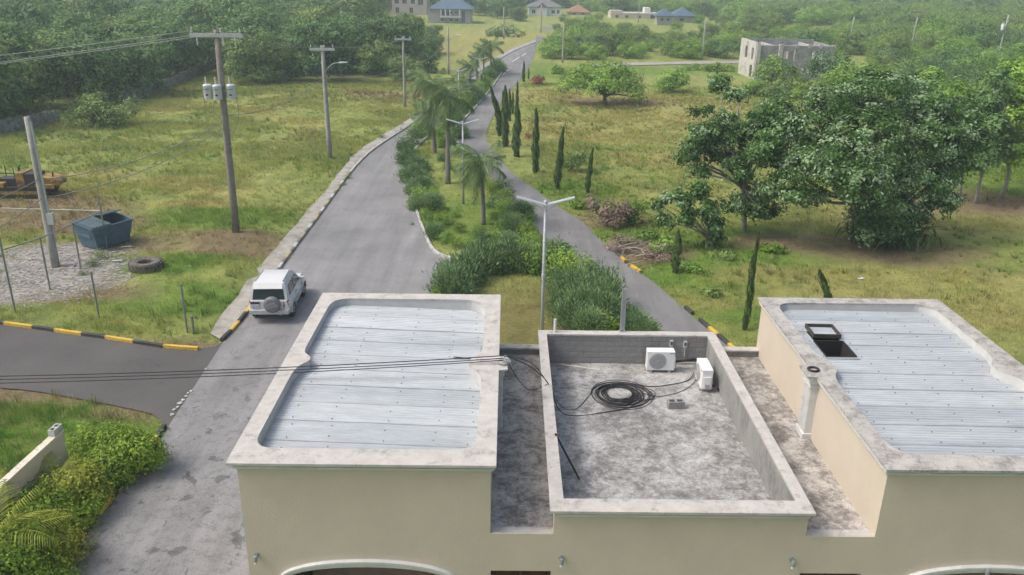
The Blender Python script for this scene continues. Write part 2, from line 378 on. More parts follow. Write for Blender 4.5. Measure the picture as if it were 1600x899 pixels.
# ------------------------------------------------------------------ roads
def asphalt(name, c, streak=True, stains=True):
    m, nt, b, co = base(name, .85)
    big = noise(nt, .35, 5, .6, co); fine = noise(nt, 22, 5, .8, co); st = noise(nt, 1, 5, .65, stretch(nt, co, (1.6, .10, 1)))
    col = ramp(nt, [(.3, tuple(x*.82 for x in c)), (.7, tuple(x*1.14 for x in c))], big)
    col = mixc(nt, col, ramp(nt, [(.3, (.70, .70, .70)), (.7, (1.28, 1.28, 1.28))], fine), 1.0, 'MULTIPLY')
    if streak: col = mixc(nt, col, ramp(nt, [(.3, (.82, .82, .82)), (.7, (1.14, 1.14, 1.14))], st), 1.0, 'MULTIPLY')
    if stains:                                        # oil drips and dark worn patches on the stretch beside the building
        sep = node(nt, 'ShaderNodeSeparateXYZ'); nt.links.new(co, sep.inputs[0])
        near = node(nt, 'ShaderNodeMapRange'); nt.links.new(sep.outputs[1], near.inputs[0])
        near.inputs[1].default_value = 36; near.inputs[2].default_value = 22; near.inputs[3].default_value = 0; near.inputs[4].default_value = 1
        spots = ramp(nt, [(.585, (0, 0, 0)), (.615, (.75, .75, .75))], noise(nt, 1.5, 4, .62, stretch(nt, co, (1, .75, 1)), .3))
        mot = ramp(nt, [(.50, (0, 0, 0)), (.60, (.42, .42, .42))], noise(nt, 3.2, 7, .8, co))
        f = mixc(nt, spots, mot, 1.0, 'ADD')
        fm = node(nt, 'ShaderNodeMath', operation='MULTIPLY'); nt.links.new(f, fm.inputs[0]); nt.links.new(near.outputs[0], fm.inputs[1])
        col = mixc(nt, col, tuple(x*.42 for x in c), fm.outputs[0])
        pale = ramp(nt, [(.60, (0, 0, 0)), (.70, (.35, .35, .35))], noise(nt, 2.1, 8, .85, stretch(nt, co, (1, .5, 1))))
        pm = node(nt, 'ShaderNodeMath', operation='MULTIPLY'); nt.links.new(pale, pm.inputs[0]); nt.links.new(near.outputs[0], pm.inputs[1])
        col = mixc(nt, col, (.36, .36, .35), pm.outputs[0])
    ck = noise(nt, .42, 6, .62, co, 1.2); col = mixc(nt, col, ramp(nt, [(.4955, (1, 1, 1)), (.4995, (.55, .55, .55)), (.5005, (.55, .55, .55)), (.5045, (1, 1, 1))], ck), .8, 'MULTIPLY')
    nt.links.new(col, b.inputs['Base Color']); bump(nt, b, fine, .35, .02)
asphalt('asphalt_pale', (.225, .225, .228)); asphalt('asphalt_dark', (.085, .082, .080), False, False); asphalt('asphalt_mid', (.19, .188, .188), True, False)
def sheet(name, poly, z, mat, label=None):
    b = MB(); P = [Vector((p[0], p[1], 0)) for p in poly]
    tr = geometry.tessellate_polygon([P]); fs = []
    for t in tr:
        if (P[t[1]]-P[t[0]]).cross(P[t[2]]-P[t[0]]).z < 0: t = t[::-1]
        fs.append(tuple(t))
    b.add([(p[0], p[1], z) for p in poly], fs)
    return tag(b.build(name, mat), label, None, None, 'structure')
sheet('road', ROAD_L, .006, 'asphalt_pale', 'pale grey worn asphalt road beside the building')
sheet('road', ROAD_R, .002, 'asphalt_mid', 'narrow grey asphalt road right of the planted median')
sheet('road', SIDE, -.002, 'asphalt_dark', 'darker asphalt side road coming in from the left')
sheet('road', gl([(820, 43), (866, 42), (864, 53), (852, 60), (842, 66), (834, 70), (838, 56)]), .012, 'asphalt_mid', 'distant road crossing behind the trees')
simple('old_paint', (.62, .62, .60), .8, 0, .2, 3)
b = MB()
for px0, py0, px1, py1 in ((786, 117, 794, 109), (800, 97, 812, 89), (815, 88, 822, 83), (794, 106, 800, 106)):
    a0, a1 = G(px0, py0, .016), G(px1, py1, .016); t = unit(a1-a0); s = np.array([t[1], -t[0], 0])*.09
    b.add([a0-s, a0+s, a1+s, a1-s], [(0, 1, 2, 3)])
b.build('road_marking', 'old_paint', bpy.data.objects['road'])
# pale concrete walk along the left kerb
m, nt, bs, co = base('walk_concrete', .9)
n1 = noise(nt, 1.2, 6, .7, co); n2 = noise(nt, 14, 4, .75, co)
nt.links.new(mixc(nt, ramp(nt, [(.32, (.20, .185, .15)), (.5, (.33, .315, .28)), (.7, (.42, .41, .38))], n1), ramp(nt, [(.3, (.75, .75, .75)), (.7, (1.2, 1.2, 1.2))], n2), 1.0, 'MULTIPLY'), bs.inputs['Base Color'])
bump(nt, bs, n2, .4)
OUT = spline(gl([(838, 62.5), (798, 78), (757, 101), (717, 126), (677, 159), (634, 191), (580, 224), (555, 243), (533, 269), (512, 299), (484, 330), (443, 379), (402, 424), (362, 478), (328, 524)]), 1.0)
INN = [p+np.array([-.16, 0, 0]) for p in LEFT_EDGE]
rag = [p+np.array([.42*(fbm(np.array(p[0]*3), np.array(p[1]), .9, 9, 5)-.65), 0, 0]) for p in OUT]
sheet('walkway', INN+rag[::-1], .085, 'walk_concrete', 'broken pale concrete walkway along the left kerb')
# kerbs : every stone one object under the kerb it belongs to
stained('kerb_yellow', (.60, .40, .045), (.20, .16, .08), (.50, .64), 3, 20, .7)
stained('kerb_black', (.035, .036, .035), (.12, .11, .10), (.5, .7), 3, 20, .75)
stained('kerb_yellow_worn', (.44, .35, .13), (.30, .28, .22), (.42, .58), 4, 22, .8)
stained('kerb_black_worn', (.11, .108, .10), (.26, .25, .22), (.44, .62), 4, 22, .8)
stained('kerb_white', (.50, .505, .49), (.20, .19, .165), (.47, .62), 2, 16, .8)
stained('kerb_grey', (.42, .41, .38), (.14, .135, .11), (.48, .62), 2, 16, .85)
KB = {}
def kerb(path, label, mats, L=.9, wd=.15, h=.13, lim=300, skip=0.0, gap=.015, side=1):
    root = thing('kerb', path[0]*[1, 1, 0], None, None); tag(root, label, None, None, 'structure')
    P = [np.asarray(p[:2]) for p in path]; seg = [np.linalg.norm(P[i+1]-P[i]) for i in range(len(P)-1)]
    tot = sum(seg); cum = np.concatenate([[0], np.cumsum(seg)])
    def at(s):
        i = min(len(seg)-1, int(np.searchsorted(cum, s, side='right')-1)); t = (s-cum[i])/max(seg[i], 1e-6)
        return P[i]+(P[i+1]-P[i])*t
    s = 0; n = 0; rest = MB()
    while s < tot-.1:
        l = min(L*(.85+.3*rnd.random()), tot-s); a, c = at(s), at(s+l-gap); s += l; n += 1
        mt = mats[n % len(mats)]
        if rnd.random() < skip: continue
        mid = (a+c)/2; d = c-a; ang = math.atan2(d[1], d[0]); ln = float(np.linalg.norm(d))
        key = mt
        if key not in KB:
            k = MB(); k.loft([[(x, -wd/2, -.1), (x, wd/2, -.1), (x, wd/2, h-.012), (x, wd/2-.02, h), (x, -wd/2+.03, h), (x, -wd/2, h-.02)] for x in (-.5, .5)])
            me = k.mesh('kerb_stone'); me.materials.append(MATS[mt]); KB[key] = me
        if n <= lim:
            o = bpy.data.objects.new('kerb_stone', KB[key]); COL.objects.link(o); o.parent = root
            nrm = np.array([-d[1], d[0]])/ln*side*wd/2
            o.location = (mid[0]+nrm[0]-root.location.x, mid[1]+nrm[1]-root.location.y, .012*(rnd.random()-.5)); o.rotation_euler = (0, 0.01*(rnd.random()-.5), ang); o.scale = (ln, 1, 1)
    return root
near_left = [p for p in LEFT_EDGE if p[1] < 60][::-1]; far_left = [p for p in LEFT_EDGE if p[1] >= 59][::-1]
kerb([p for p in near_left if p[1] < 37.5], 'black and yellow painted kerb beside the parked car', ['kerb_yellow', 'kerb_black'], .85)
kerb([p for p in near_left if p[1] >= 36.5], 'worn black and yellow kerb further up the left of the pale road', ['kerb_yellow_worn', 'kerb_black_worn', 'kerb_white', 'kerb_black_worn'], .85)
kerb(far_left, 'weathered whitish kerb along the far left of the road', ['kerb_white'], 2.2)
kerb(SIDE_N[4:], 'black and yellow kerb along the side road', ['kerb_black', 'kerb_yellow'], 1.25, .2, .16)
kerb([p for p in HEDGE_EDGE], 'yellow and black kerb peeping out under the green hedge', ['kerb_yellow', 'kerb_black'], .8, .2, .16, side=-1)
kerb([p for p in MED_LEFT if p[1] < 52 and p[1] > 36.5], 'white kerb round the nose of the planted median', ['kerb_white'], 1.0, .2, .22, side=-1)
kerb([p for p in MED_LEFT if p[1] >= 52], 'grey kerb along the left of the planted median', ['kerb_grey'], 1.6, .15, .12, side=-1)
kerb([p for p in MED_RIGHT if p[1] > 68], 'pale kerb along the far right of the planted median', ['kerb_white'], 1.8, .22, .2, side=1)
kerb([p for p in RIGHT_EDGE if p[1] < 43], 'half buried yellow and black kerb on the right of the narrow road', ['kerb_yellow', 'kerb_black'], .8, .17, .10, skip=.5, side=1)

# ------------------------------------------------------------------ the building
stained('cream_wall', (.552, .490, .400), (.46, .41, .33), (.52, .70), .8, 30, .9, .35, .04, (1, 1, .6), .4)
stained('cap_concrete', (.475, .458, .43), (.19, .182, .165), (.53, .66), 3.2, 45, .9, .75, .12, (1, 1, 1), .4)
stained('cap_dirty', (.42, .405, .38), (.165, .158, .145), (.47, .62), 2.6, 40, .9, .8, .14, (1, 1, 1), .3)
stained('white_trim', (.60, .61, .60), (.36, .36, .33), (.5, .7), 2, 14, .7, .6, .06, (.4, 1, 1), .05)
stained('render_grey', (.27, .27, .26), (.15, .15, .145), (.46, .62), 1.1, 9, .9, .8, .12, (1, 1, .5), .35)
stained('block_grey', (.29, .288, .278), (.20, .20, .19), (.45, .62), 1.6, 14, .92, .8, .12, (1, 1, 1), .4)
simple('mortar', (.25, .25, .24), .95, 0, .15, 6, .3)
simple('inner_white', (.50, .505, .50), .85, 0, .1, 3, .1)
simple('hatch_shade', (.02, .02, .02), .9)  # near-black colour with the hatch's inner shade painted in
simple('dark_wood', (.045, .042, .040), .8, 0, .3, 7, .2)
simple('maroon_glass', (.06, .018, .02), .25, 0, .25, 1.5)
simple('galv', (.50, .52, .53), .45, .6, .1, 9)
simple('screw_dark', (.22, .21, .205), .7)
simple('red_brick', (.25, .085, .070), .85, 0, .25, 5, .3); simple('joint_pale', (.22, .16, .14), .9)
# roof slab: mottled old concrete with bleached and mossy patches
def slab(name, dark, mid, pale, s, lo=0.0):
    m, nt, b, co = base(name, .95)
    n0 = noise(nt, .38*s, 3, .55, co, .3); n1 = noise(nt, 1.5*s, 8, .72, co, .4); n2 = noise(nt, 7*s, 8, .8, co, .2); n3 = noise(nt, 26, 5, .8, co)
    sep = node(nt, 'ShaderNodeSeparateXYZ'); nt.links.new(co, sep.inputs[0])
    def mad(a, k, c):
        q = node(nt, 'ShaderNodeMath', operation='MULTIPLY_ADD'); nt.links.new(a, q.inputs[0]); q.inputs[1].default_value = k
        if isinstance(c, float): q.inputs[2].default_value = c
        else: nt.links.new(c, q.inputs[2])
        return q.outputs[0]
    f = mad(n0, .9, -1.66+lo); f = mad(n1, 1.9, f); f = mad(n2, 1.8, f)
    c = ramp(nt, [(.05, dark), (.42, mid), (.72, pale), (1.0, tuple(min(1, x*1.35) for x in pale))], f)
    nt.links.new(mixc(nt, c, ramp(nt, [(.3, (.62, .62, .62)), (.7, (1.36, 1.36, 1.36))], n3), 1.0, 'MULTIPLY'), b.inputs['Base Color']); bump(nt, b, n3, .6, .03)
slab('slab_middle', (.105, .102, .097), (.20, .196, .19), (.36, .36, .35), 1.0, .0)
slab('slab_gully', (.125, .115, .102), (.215, .20, .182), (.42, .40, .375), 1.1)
# corrugated zinc
m, nt, b, co = base('zinc', .52, .0)
n1 = noise(nt, .8, 5, .6, stretch(nt, co, (.25, 2.2, 1))); n2 = noise(nt, 5, 5, .7, stretch(nt, co, (.35, 1, 1))); oi = node(nt, 'ShaderNodeObjectInfo')
c = ramp(nt, [(.3, (.37, .405, .43)), (.7, (.495, .53, .552))], n1)
c = mixc(nt, c, ramp(nt, [(0, (.90, .91, .92)), (1, (1.08, 1.08, 1.07))], oi.outputs['Random']), 1.0, 'MULTIPLY')
c = mixc(nt, c, ramp(nt, [(.3, (.86, .86, .86)), (.65, (1.06, 1.06, 1.06))], n2), 1.0, 'MULTIPLY')
nt.links.new(c, b.inputs['Base Color']); b.inputs['Metallic'].default_value = .12

YF, YB = 12.6, 20.5
building = thing('commercial_building', (3, 16.5, 0), 'cream flat topped commercial building with two zinc roofs and a grey concrete middle roof', 'building')
BO = building.location
def bpart(mb, name, mat, parent=None, **k):            # built in place, kept relative to the building's base
    mb.v = [(p[0]-BO.x, p[1]-BO.y, p[2]-BO.z) for p in mb.v]
    return mb.build(name, mat, parent or building, **k)
ZL, ZM, ZN, ZF = 5.89, 4.95, 4.38, 4.10
XR = 11.42
# front wall as one outline with arched and square openings cut through
def arch(cx, a, zs, bq, n=20, zb=.0):
    return [(cx-a, zb), (cx+a, zb)]+[(cx+a*math.cos(PI*i/n), zs+bq*math.sin(PI*i/n)) for i in range(n+1)]
prof = [(-4.70, -.1), (XR, -.1), (XR, ZL-.17), (6.80, ZL-.17), (6.80, ZN-.02), (5.53, ZN-.02), (5.53, ZM-.17), (.92, ZM-.17), (.92, ZN-.02), (-.23, ZN-.02), (-.23, ZL-.17), (-4.70, ZL-.17)]
A1, A2 = arch(-2.50, 1.50, 3.32, .30, zb=.02), arch(9.05, 1.50, 3.32, .30, zb=.02)
DO = [[(x0, .03), (x1, .03), (x1, 3.53), (x0, 3.53)] for x0, x1 in ((-.22, .90), (5.54, 6.68))]
mb = MB(); mb.prism(prof, -.2, 0, holes=[A1, A2]+DO)
mb.v = [(x, YF+.2+y, z) for x, z, y in mb.v]
bpart(mb, 'front_wall', 'cream_wall')
for A in (A1, A2):
    cx = A[0][0]+1.5; mb = MB(); n = 24
    for wd, pr, off in ((.13, .05, 0), (.05, .09, .10)):
        for i in range(n):
            q = []
            for t in (i, i+1):
                a = PI*t/n
                for rr in (off, off+wd):
                    q.append((cx+(1.5+rr)*math.cos(a), 3.32+(.30+rr)*math.sin(a)))
            p = [(q[0][0], q[0][1]), (q[1][0], q[1][1]), (q[3][0], q[3][1]), (q[2][0], q[2][1])]
            mb.loft([[(x, YF-pr+(.001 if off else 0), z) for x, z in p], [(x, YF-.001, z) for x, z in p]])
    bpart(mb, 'arch_trim', 'white_trim')
    mb = MB(); mb.bb(cx-1.7, cx+1.7, YF+1.2, YF+1.3, 0, 3.9); back = bpart(mb, 'entrance_back_wall', 'joint_pale')
    mb = MB(); mb.bb(cx-1.7, cx+1.7, YF+.25, YF+1.2, 3.75, 3.85); bpart(mb, 'porch_ceiling', 'inner_white')
    k = MB(); k.box((0, 0, 0), (.215, .03, .085)); bm_ = k.mesh('brick'); bm_.materials.append(MATS['red_brick'])
    for r in range(12):
        for c_ in range(15):
            o = bpy.data.objects.new('brick', bm_); COL.objects.link(o); o.parent = back
            o.location = (cx-1.62+c_*.232+(r % 2)*.11-BO.x, YF+1.185+.006*rnd.random()-BO.y, 2.70+r*.098)
    mb = MB(); mb.bb(cx-1.55, cx-1.35, YF+1.05, YF+1.16, 2.2, 3.72); bpart(mb, 'dark_opening', 'dark_wood')
for d in DO:
    x0, x1 = d[0][0], d[1][0]
    mb = MB(); mb.bb(x0, x1, YF+.13, YF+.17, .03, 3.53); dr = bpart(mb, 'door', 'maroon_glass')
    mb = MB()
    for xa, xb in ((x0, x0+.05), (x1-.05, x1), ((x0+x1)/2-.02, (x0+x1)/2+.02)): mb.bb(xa, xb, YF+.09, YF+.13, .03, 3.48)
    mb.bb(x0, x1, YF+.09, YF+.13, 3.48, 3.53); bpart(mb, 'door_frame', 'dark_wood', dr).location = (0, 0, 0)
# the three side and rear walls of each block
def walls(x0, x1, z, name='side_wall', mt='cream_wall', lo=-.1):
    mb = MB()
    mb.bb(x0, x0+.18, YF+.2, YB-.18, lo, z); mb.bb(x1-.18, x1, YF+.2, YB-.18, lo, z); mb.bb(x0, x1, YB-.18, YB, lo, z)
    return bpart(mb, name, mt)
walls(-4.70, -.23, ZL-.17); walls(6.80, XR, ZL-.17)
def cap(outer, inner, z0, z1, mat, name='parapet_cap'):
    mb = MB(); mb.prism(outer, z0, z1, holes=[inner]); return bpart(mb, name, mat)
def bez(L, n=4):                                     # round the corners of the survey outline
    out = []
    for i in range(len(L)):
        p, c, q = np.array(L[i-1]), np.array(L[i]), np.array(L[(i+1) % len(L)])
        a = c+(p-c)*min(.45, .12/max(np.linalg.norm(p-c), 1e-6)); e = c+(q-c)*min(.45, .12/max(np.linalg.norm(q-c), 1e-6))
        for t in (0, .5, 1): out.append(tuple((1-t)**2*a+2*t*(1-t)*c+t*t*e))
    return out
INL = bez([(-4.52, 13.30), (-4.44, 13.08), (-4.26, 12.97), (-.82, 12.97), (-.60, 13.07), (-.50, 13.28), (-.50, 15.85), (-.56, 16.12), (-.78, 16.36), (-.80, 16.66), (-.62, 16.9), (-.50, 17.22), (-.52, 19.55), (-.60, 20.0), (-.90, 20.22), (-4.16, 20.22), (-4.42, 20.06), (-4.50, 19.74), (-4.52, 17.12), (-4.48, 16.92), (-4.30, 16.74), (-4.28, 16.54), (-4.46, 16.28), (-4.52, 15.9)])
OUTL = [(-4.84, 12.46), (-.13, 12.46), (-.13, 16.15), (.06, 16.2), (.06, 16.85), (-.13, 16.9), (-.13, 20.60), (-4.84, 20.60)]
cap(OUTL, INL, ZL-.045, ZL, 'cap_concrete')
INR = bez([(7.05, 13.50), (7.10, 13.20), (7.32, 12.96), (10.9, 12.96), (11.10, 13.1), (11.17, 13.4), (11.17, 16.04), (10.85, 16.5), (10.85, 16.76), (11.06, 17.04), (11.16, 17.5), (11.18, 19.8), (11.10, 20.08), (10.85, 20.28), (7.32, 20.24), (7.14, 20.10), (7.06, 19.85), (7.06, 17.25), (7.16, 16.95), (7.28, 16.6), (7.26, 16.35), (7.10, 16.05), (7.05, 15.7)])
OUTR = [(6.70, 12.46), (11.52, 12.46), (11.52, 20.62), (6.70, 20.62), (6.70, 16.62), (6.50, 16.58), (6.50, 16.02), (6.70, 15.98)]
cap(OUTR, INR, ZL-.045, ZL, 'cap_dirty')
for O, I, nm in ((OUTL, INL, 'l'), (OUTR, INR, 'r')):   # plastered inner faces under the cap
    cx = sum(p[0] for p in I)/len(I); cy = sum(p[1] for p in I)/len(I)
    I2 = [(p[0]+(.012 if p[0] < cx else -.012)*-1, p[1]+(.012 if p[1] < cy else -.012)*-1) for p in I]
    Oo = [(-4.68, 12.82), (-.25, 12.82), (-.25, 20.3), (-4.68, 20.3)] if nm == 'l' else [(6.82, 12.82), (11.35, 12.82), (11.35, 20.31), (6.82, 20.31)]
    mb = MB(); mb.prism(Oo, 5.25, ZL-.047, holes=[I2]); bpart(mb, 'parapet_lining', 'inner_white')
def cornice(path, z, name='cornice'):                # stepped moulding that follows the wall line; outside is on the right of the path
    steps = [(.0, -.175, .045), (.0, -.13, .075), (.0, -.095, .06), (.0, -.05, .105)]
    P = [np.array(p, float) for p in path]; mb = MB(); secs = []
    for i in range(len(P)):
        d1 = unit(P[i]-P[i-1]) if i else unit(P[1]-P[0]); d2 = unit(P[i+1]-P[i]) if i < len(P)-1 else d1
        n1 = np.array([d1[1], -d1[0]]); n2 = np.array([d2[1], -d2[0]]); nn = unit(n1+n2); nn = nn/max(.3, nn@n1)
        ring = [(.0, -.18), (.04, -.18), (.045, -.15), (.07, -.14), (.075, -.115), (.055, -.11), (.055, -.09), (.10, -.07), (.105, -.047), (.0, -.047)]
        secs.append([(P[i][0]+nn[0]*o, P[i][1]+nn[1]*o, z+h) for o, h in ring])
    mb.loft(secs); return bpart(mb, name, 'white_trim', angle=35)
cornice([(-4.70, 20.49), (-4.70, YF), (-.23, YF), (-.23, 20.49)], ZL)
cornice([(6.80, 20.49), (6.80, YF), (11.45, YF)], ZL)
cornice([(.97, YF), (5.53, YF)], ZM)
# middle block: low parapet round a concrete roof
mb = MB(); mb.prism([(.84, 12.47), (5.60, 12.47), (5.60, 20.44), (.88, 20.44)], ZM-.047, ZM, holes=[[(1.10, 12.86), (5.36, 12.86), (5.36, 20.18), (1.10, 20.18)]]); bpart(mb, 'parapet_cap', 'cap_concrete')
mb = MB(); mb.bb(.92, 1.085, 12.8, 20.4, -.1, ZM-.049); mb.bb(5.375, 5.53, 12.8, 20.4, -.1, ZM-.049); mb.bb(1.085, 5.375, 12.8, 12.845, ZF, ZM-.049); bpart(mb, 'parapet_wall', 'render_grey')
mb = MB(); mb.bb(1.085, 5.375, 20.215, 20.4, -.1, ZM-.049); bw = bpart(mb, 'block_wall', 'mortar')
bmesh_by = {}
for r in range(5):
    x = 1.09-(.2 if r % 2 else 0)
    while x < 5.36:
        x0, x1 = max(x, 1.09), min(x+.392, 5.37); x += .4
        if x1-x0 < .04: continue
        key = round(x1-x0, 2)
        if key not in bmesh_by:
            k = MB(); hw, hh = (x1-x0)/2, .079
            k.loft([[(-hw, .02, -hh), (hw, .02, -hh), (hw, .02, hh), (-hw, .02, hh)], [(-hw, -.008, -hh), (hw, -.008, -hh), (hw, -.008, hh), (-hw, -.008, hh)], [(-hw+.006, -.014, -hh+.006), (hw-.006, -.014, -hh+.006), (hw-.006, -.014, hh-.006), (-hw+.006, -.014, hh-.006)]])
            km = k.mesh('block'); km.materials.append(MATS['block_grey']); bmesh_by[key] = km
        o = bpy.data.objects.new('block', bmesh_by[key]); COL.objects.link(o); o.parent = bw
        o.location = ((x0+x1)/2-BO.x, 20.212+.007*rnd.random()-BO.y, ZF+.084+r*.1635-BO.z)
mb = MB(); mb.bb(1.08, 5.38, 12.84, 20.22, ZF-.2, ZF); bpart(mb, 'middle_roof_slab', 'slab_middle')
for x0, x1 in ((-.232, .925), (5.525, 6.805)):
    mb = MB(); mb.bb(x0, x1, 12.79, 20.26, ZN-.25, ZN-.07); bpart(mb, 'gully_slab', 'slab_gully')
    mb = MB(); mb.bb(x0+.003, x1-.003, 12.62, 12.80, ZN-.3, ZN-.015); bpart(mb, 'gully_front_ledge', 'cap_concrete')
    mb = MB(); mb.bb(x0+.003, x1-.003, 20.26, 20.44, -.1, ZN+.085); bpart(mb, 'gully_rear_wall', 'render_grey')
    mb = MB(); mb.bb(x0-.002, x1+.002, 20.22, 20.47, ZN+.085, ZN+.13); bpart(mb, 'gully_rear_cap', 'cap_concrete')
# fluted pilasters on the gully sides of the two tall blocks
def pilaster(x, s, y):
    mb = MB(); mb.bb(x, x+s*.16, y-.20, y+.20, ZN-.08, ZL-.20)
    for k in range(5): mb.tube([(x+s*.165, y-.15+k*.075, ZN+.1), (x+s*.165, y-.15+k*.075, ZL-.36)], .024, 6)
    mb.bb(x, x+s*.20, y-.235, y+.235, ZL-.32, ZL-.27); mb.bb(x, x+s*.185, y-.22, y+.22, ZL-.27, ZL-.19); mb.bb(x, x+s*.225, y-.26, y+.26, ZL-.19, ZL-.055)
    mb.bb(x, x+s*.20, y-.235, y+.235, ZN-.08, ZN+.06)
    return bpart(mb, 'pilaster', 'white_trim')
pilaster(6.80, -1, 16.3); pilaster(-.23, 1, 16.5)
# corrugated roofs, one object per sheet
def corr_sheet(x0, x1, y0, n, zfun, gap=None, lift=0.0):
    pitch = .095; seg = 6; mbs = []
    spans = [(x0, x1)] if gap is None else [(x0, gap[0]), (gap[1], x1)]
    mb = MB()
    for a, c in spans:
        xs = np.linspace(a, c, 5); V = []; F = []
        k = n*seg+1
        for i in range(k):
            y = y0+i*pitch/seg
            for j, x in enumerate(xs): V.append((x, y, zfun(x, y)+.0155*math.cos(2*PI*i/seg)+lift+.004*math.sin(x*3.1+y*2)))
        for i in range(k-1):
            for j in range(4): F.append((i*5+j, i*5+j+1, (i+1)*5+j+1, (i+1)*5+j))
        mb.add(V, F)
    return mb
def zinc_roof(x0, x1, y0, y1, zfun, hole=None, cols=()):
    pitch = .095; y = y0; k = 0
    while y < y1:
        n = min(8, int((y1-y)/pitch)+1)
        yy = y+n*pitch; gap = None
        if hole and y < hole[3]-.05 and yy > hole[2]+.05: gap = (hole[0], hole[1])
        s = bpart(corr_sheet(x0, x1, y, n, lambda a, c: zfun(a, c), gap, .002*(k % 3)+.003*rnd.random()), 'roof_sheet', 'zinc', smooth=True)
        scr = MB()
        for ci, cx in enumerate(cols):
            for r in range(1, n, 4):
                px = cx+.04*(rnd.random()-.5)+.05*math.sin(y*2+ci); py = y+(r+(1 if rnd.random() < .4 else 0))*pitch
                if gap and gap[0]-.05 < px < gap[1]+.05: continue
                scr.box((px, py, zfun(px, py)+.026), (.022, .022, .014))
        q = bpart(scr, 'roof_screws', 'screw_dark', s); q['kind'] = 'stuff'
        y = yy-.02; k += 1
    return
zl = lambda x, y: 5.66-.035*(x+4.5)+.008*(y-16)
zr = lambda x, y: 5.68-.012*(x-7)+.004*(y-16)
zinc_roof(-4.6, -.3, 12.9, 20.28, zl, None, (-4.15, -3.35, -2.25, -1.30, -.68))
zinc_roof(6.9, 11.3, 12.9, 20.3, zr, (7.44, 8.10, 17.42, 18.22), (7.35, 8.3, 9.15, 10.05, 10.9))
# patch sheet lying over the left roof, one edge sprung up
mb = MB(); V = []; F = []
for i in range(60):
    y = 17.35+i*.0127
    for j in range(5):
        x = -1.22+j*.16; V.append((x, y, zl(x, y)+.02+.0095*math.cos(i*PI/3)+.05*max(0, 1-i/40)*(.3+.7*(1-j/4))))
for i in range(59):
    for j in range(4): F.append((i*5+j, i*5+j+1, i*5+j+6, i*5+j+5))
mb.add(V, F); bpart(mb, 'loose_roof_sheet', 'zinc', smooth=True)
# roof hatch: shaft and floor coloured near black for the shade inside, pale sill, and its lid frame laid behind it
mb = MB(); hx0, hx1, hy0, hy1 = 7.44, 8.10, 17.42, 18.22
# neighbouring sheets are cut across their whole width, so flashing closes the strip beside the opening
ring = [(7.30, 16.95), (8.30, 16.95), (8.30, 18.70), (7.30, 18.70)]
hz = zr(7.8, 17.8)
mb.bb(hx0-.03, hx0, hy0, hy1, 4.9, hz+.03); mb.bb(hx1, hx1+.03, hy0, hy1, 4.9, hz+.05); mb.bb(hx0-.03, hx1+.03, hy1, hy1+.03, 4.9, hz+.05); mb.bb(hx0-.03, hx1+.03, hy0-.03, hy0, 4.9, hz+.03)
hatch = bpart(mb, 'hatch_shaft', 'hatch_shade')
mb = MB(); mb.bb(hx0-.02, hx1+.02, hy0-.02, hy1+.02, 4.85, 4.9); bpart(mb, 'hatch_floor', 'hatch_shade')
mb = MB(); mb.bb(hx0-.02, hx1+.06, hy0-.12, hy0-.035, hz+.012, hz+.022); bpart(mb, 'hatch_flashing', 'galv')
lid = thing('hatch_lid', (7.80, 18.74, zr(7.8, 18.7)+.03), 'grey wooden frame with a zinc panel lying on the right roof behind the dark hatch', 'hatch lid', None, -.03)
mb = MB(); mb.bb(-.34, .34, -.33, -.29, 0, .10).bb(-.34, .34, .29, .33, 0, .10).bb(-.34, -.30, -.29, .29, 0, .10).bb(.30, .34, -.29, .29, 0, .10); mb.build('lid_frame', 'dark_wood', lid)
mb = MB(); mb.bb(-.30, .30, -.29, .29, .012, .022); mb.build('lid_panel', 'zinc', lid)
# wall lights on the front wall
simple('lamp_grey', (.32, .36, .40), .4, .4); simple('lamp_glass', (.75, .75, .72), .3)
for i, (x, lab) in enumerate(((-4.52, 'small grey spotlight on the front wall left of the brick arch'), (1.08, 'small grey spotlight on the front wall below the middle roof, near its left end'), (5.34, 'small grey spotlight on the front wall near the right gully'), (8.96, 'small grey spotlight above the right hand arch trim'))):
    z = 3.85 if i < 3 else 3.70
    t = thing('wall_light', (x, YF, z), lab, 'wall light', 'spotlights on the front wall')
    mb = MB(); mb.lathe([(.045, 0), (.045, .02)], (0, 0, 0), 10, axis='Y'); mb.v = [(a, -c, d) for a, c, d in mb.v]; mb.build('mounting_plate', 'lamp_grey', t)
    mb = MB(); mb.beam((0, 0, 0), (0, -.09, .01), .02); mb.build('arm', 'lamp_grey', t)
    mb = MB(); mb.lathe([(.0, .05), (.03, .045), (.042, .0), (.036, -.07)], (0, -.11, 0), 10); mb.build('lamp_housing', 'lamp_grey', t, angle=40)
    mb = MB(); mb.lathe([(.030, -.07), (.030, -.12), (.0, -.125)], (0, -.11, 0), 10); mb.build('lamp_bulb', 'lamp_glass', t, angle=40)
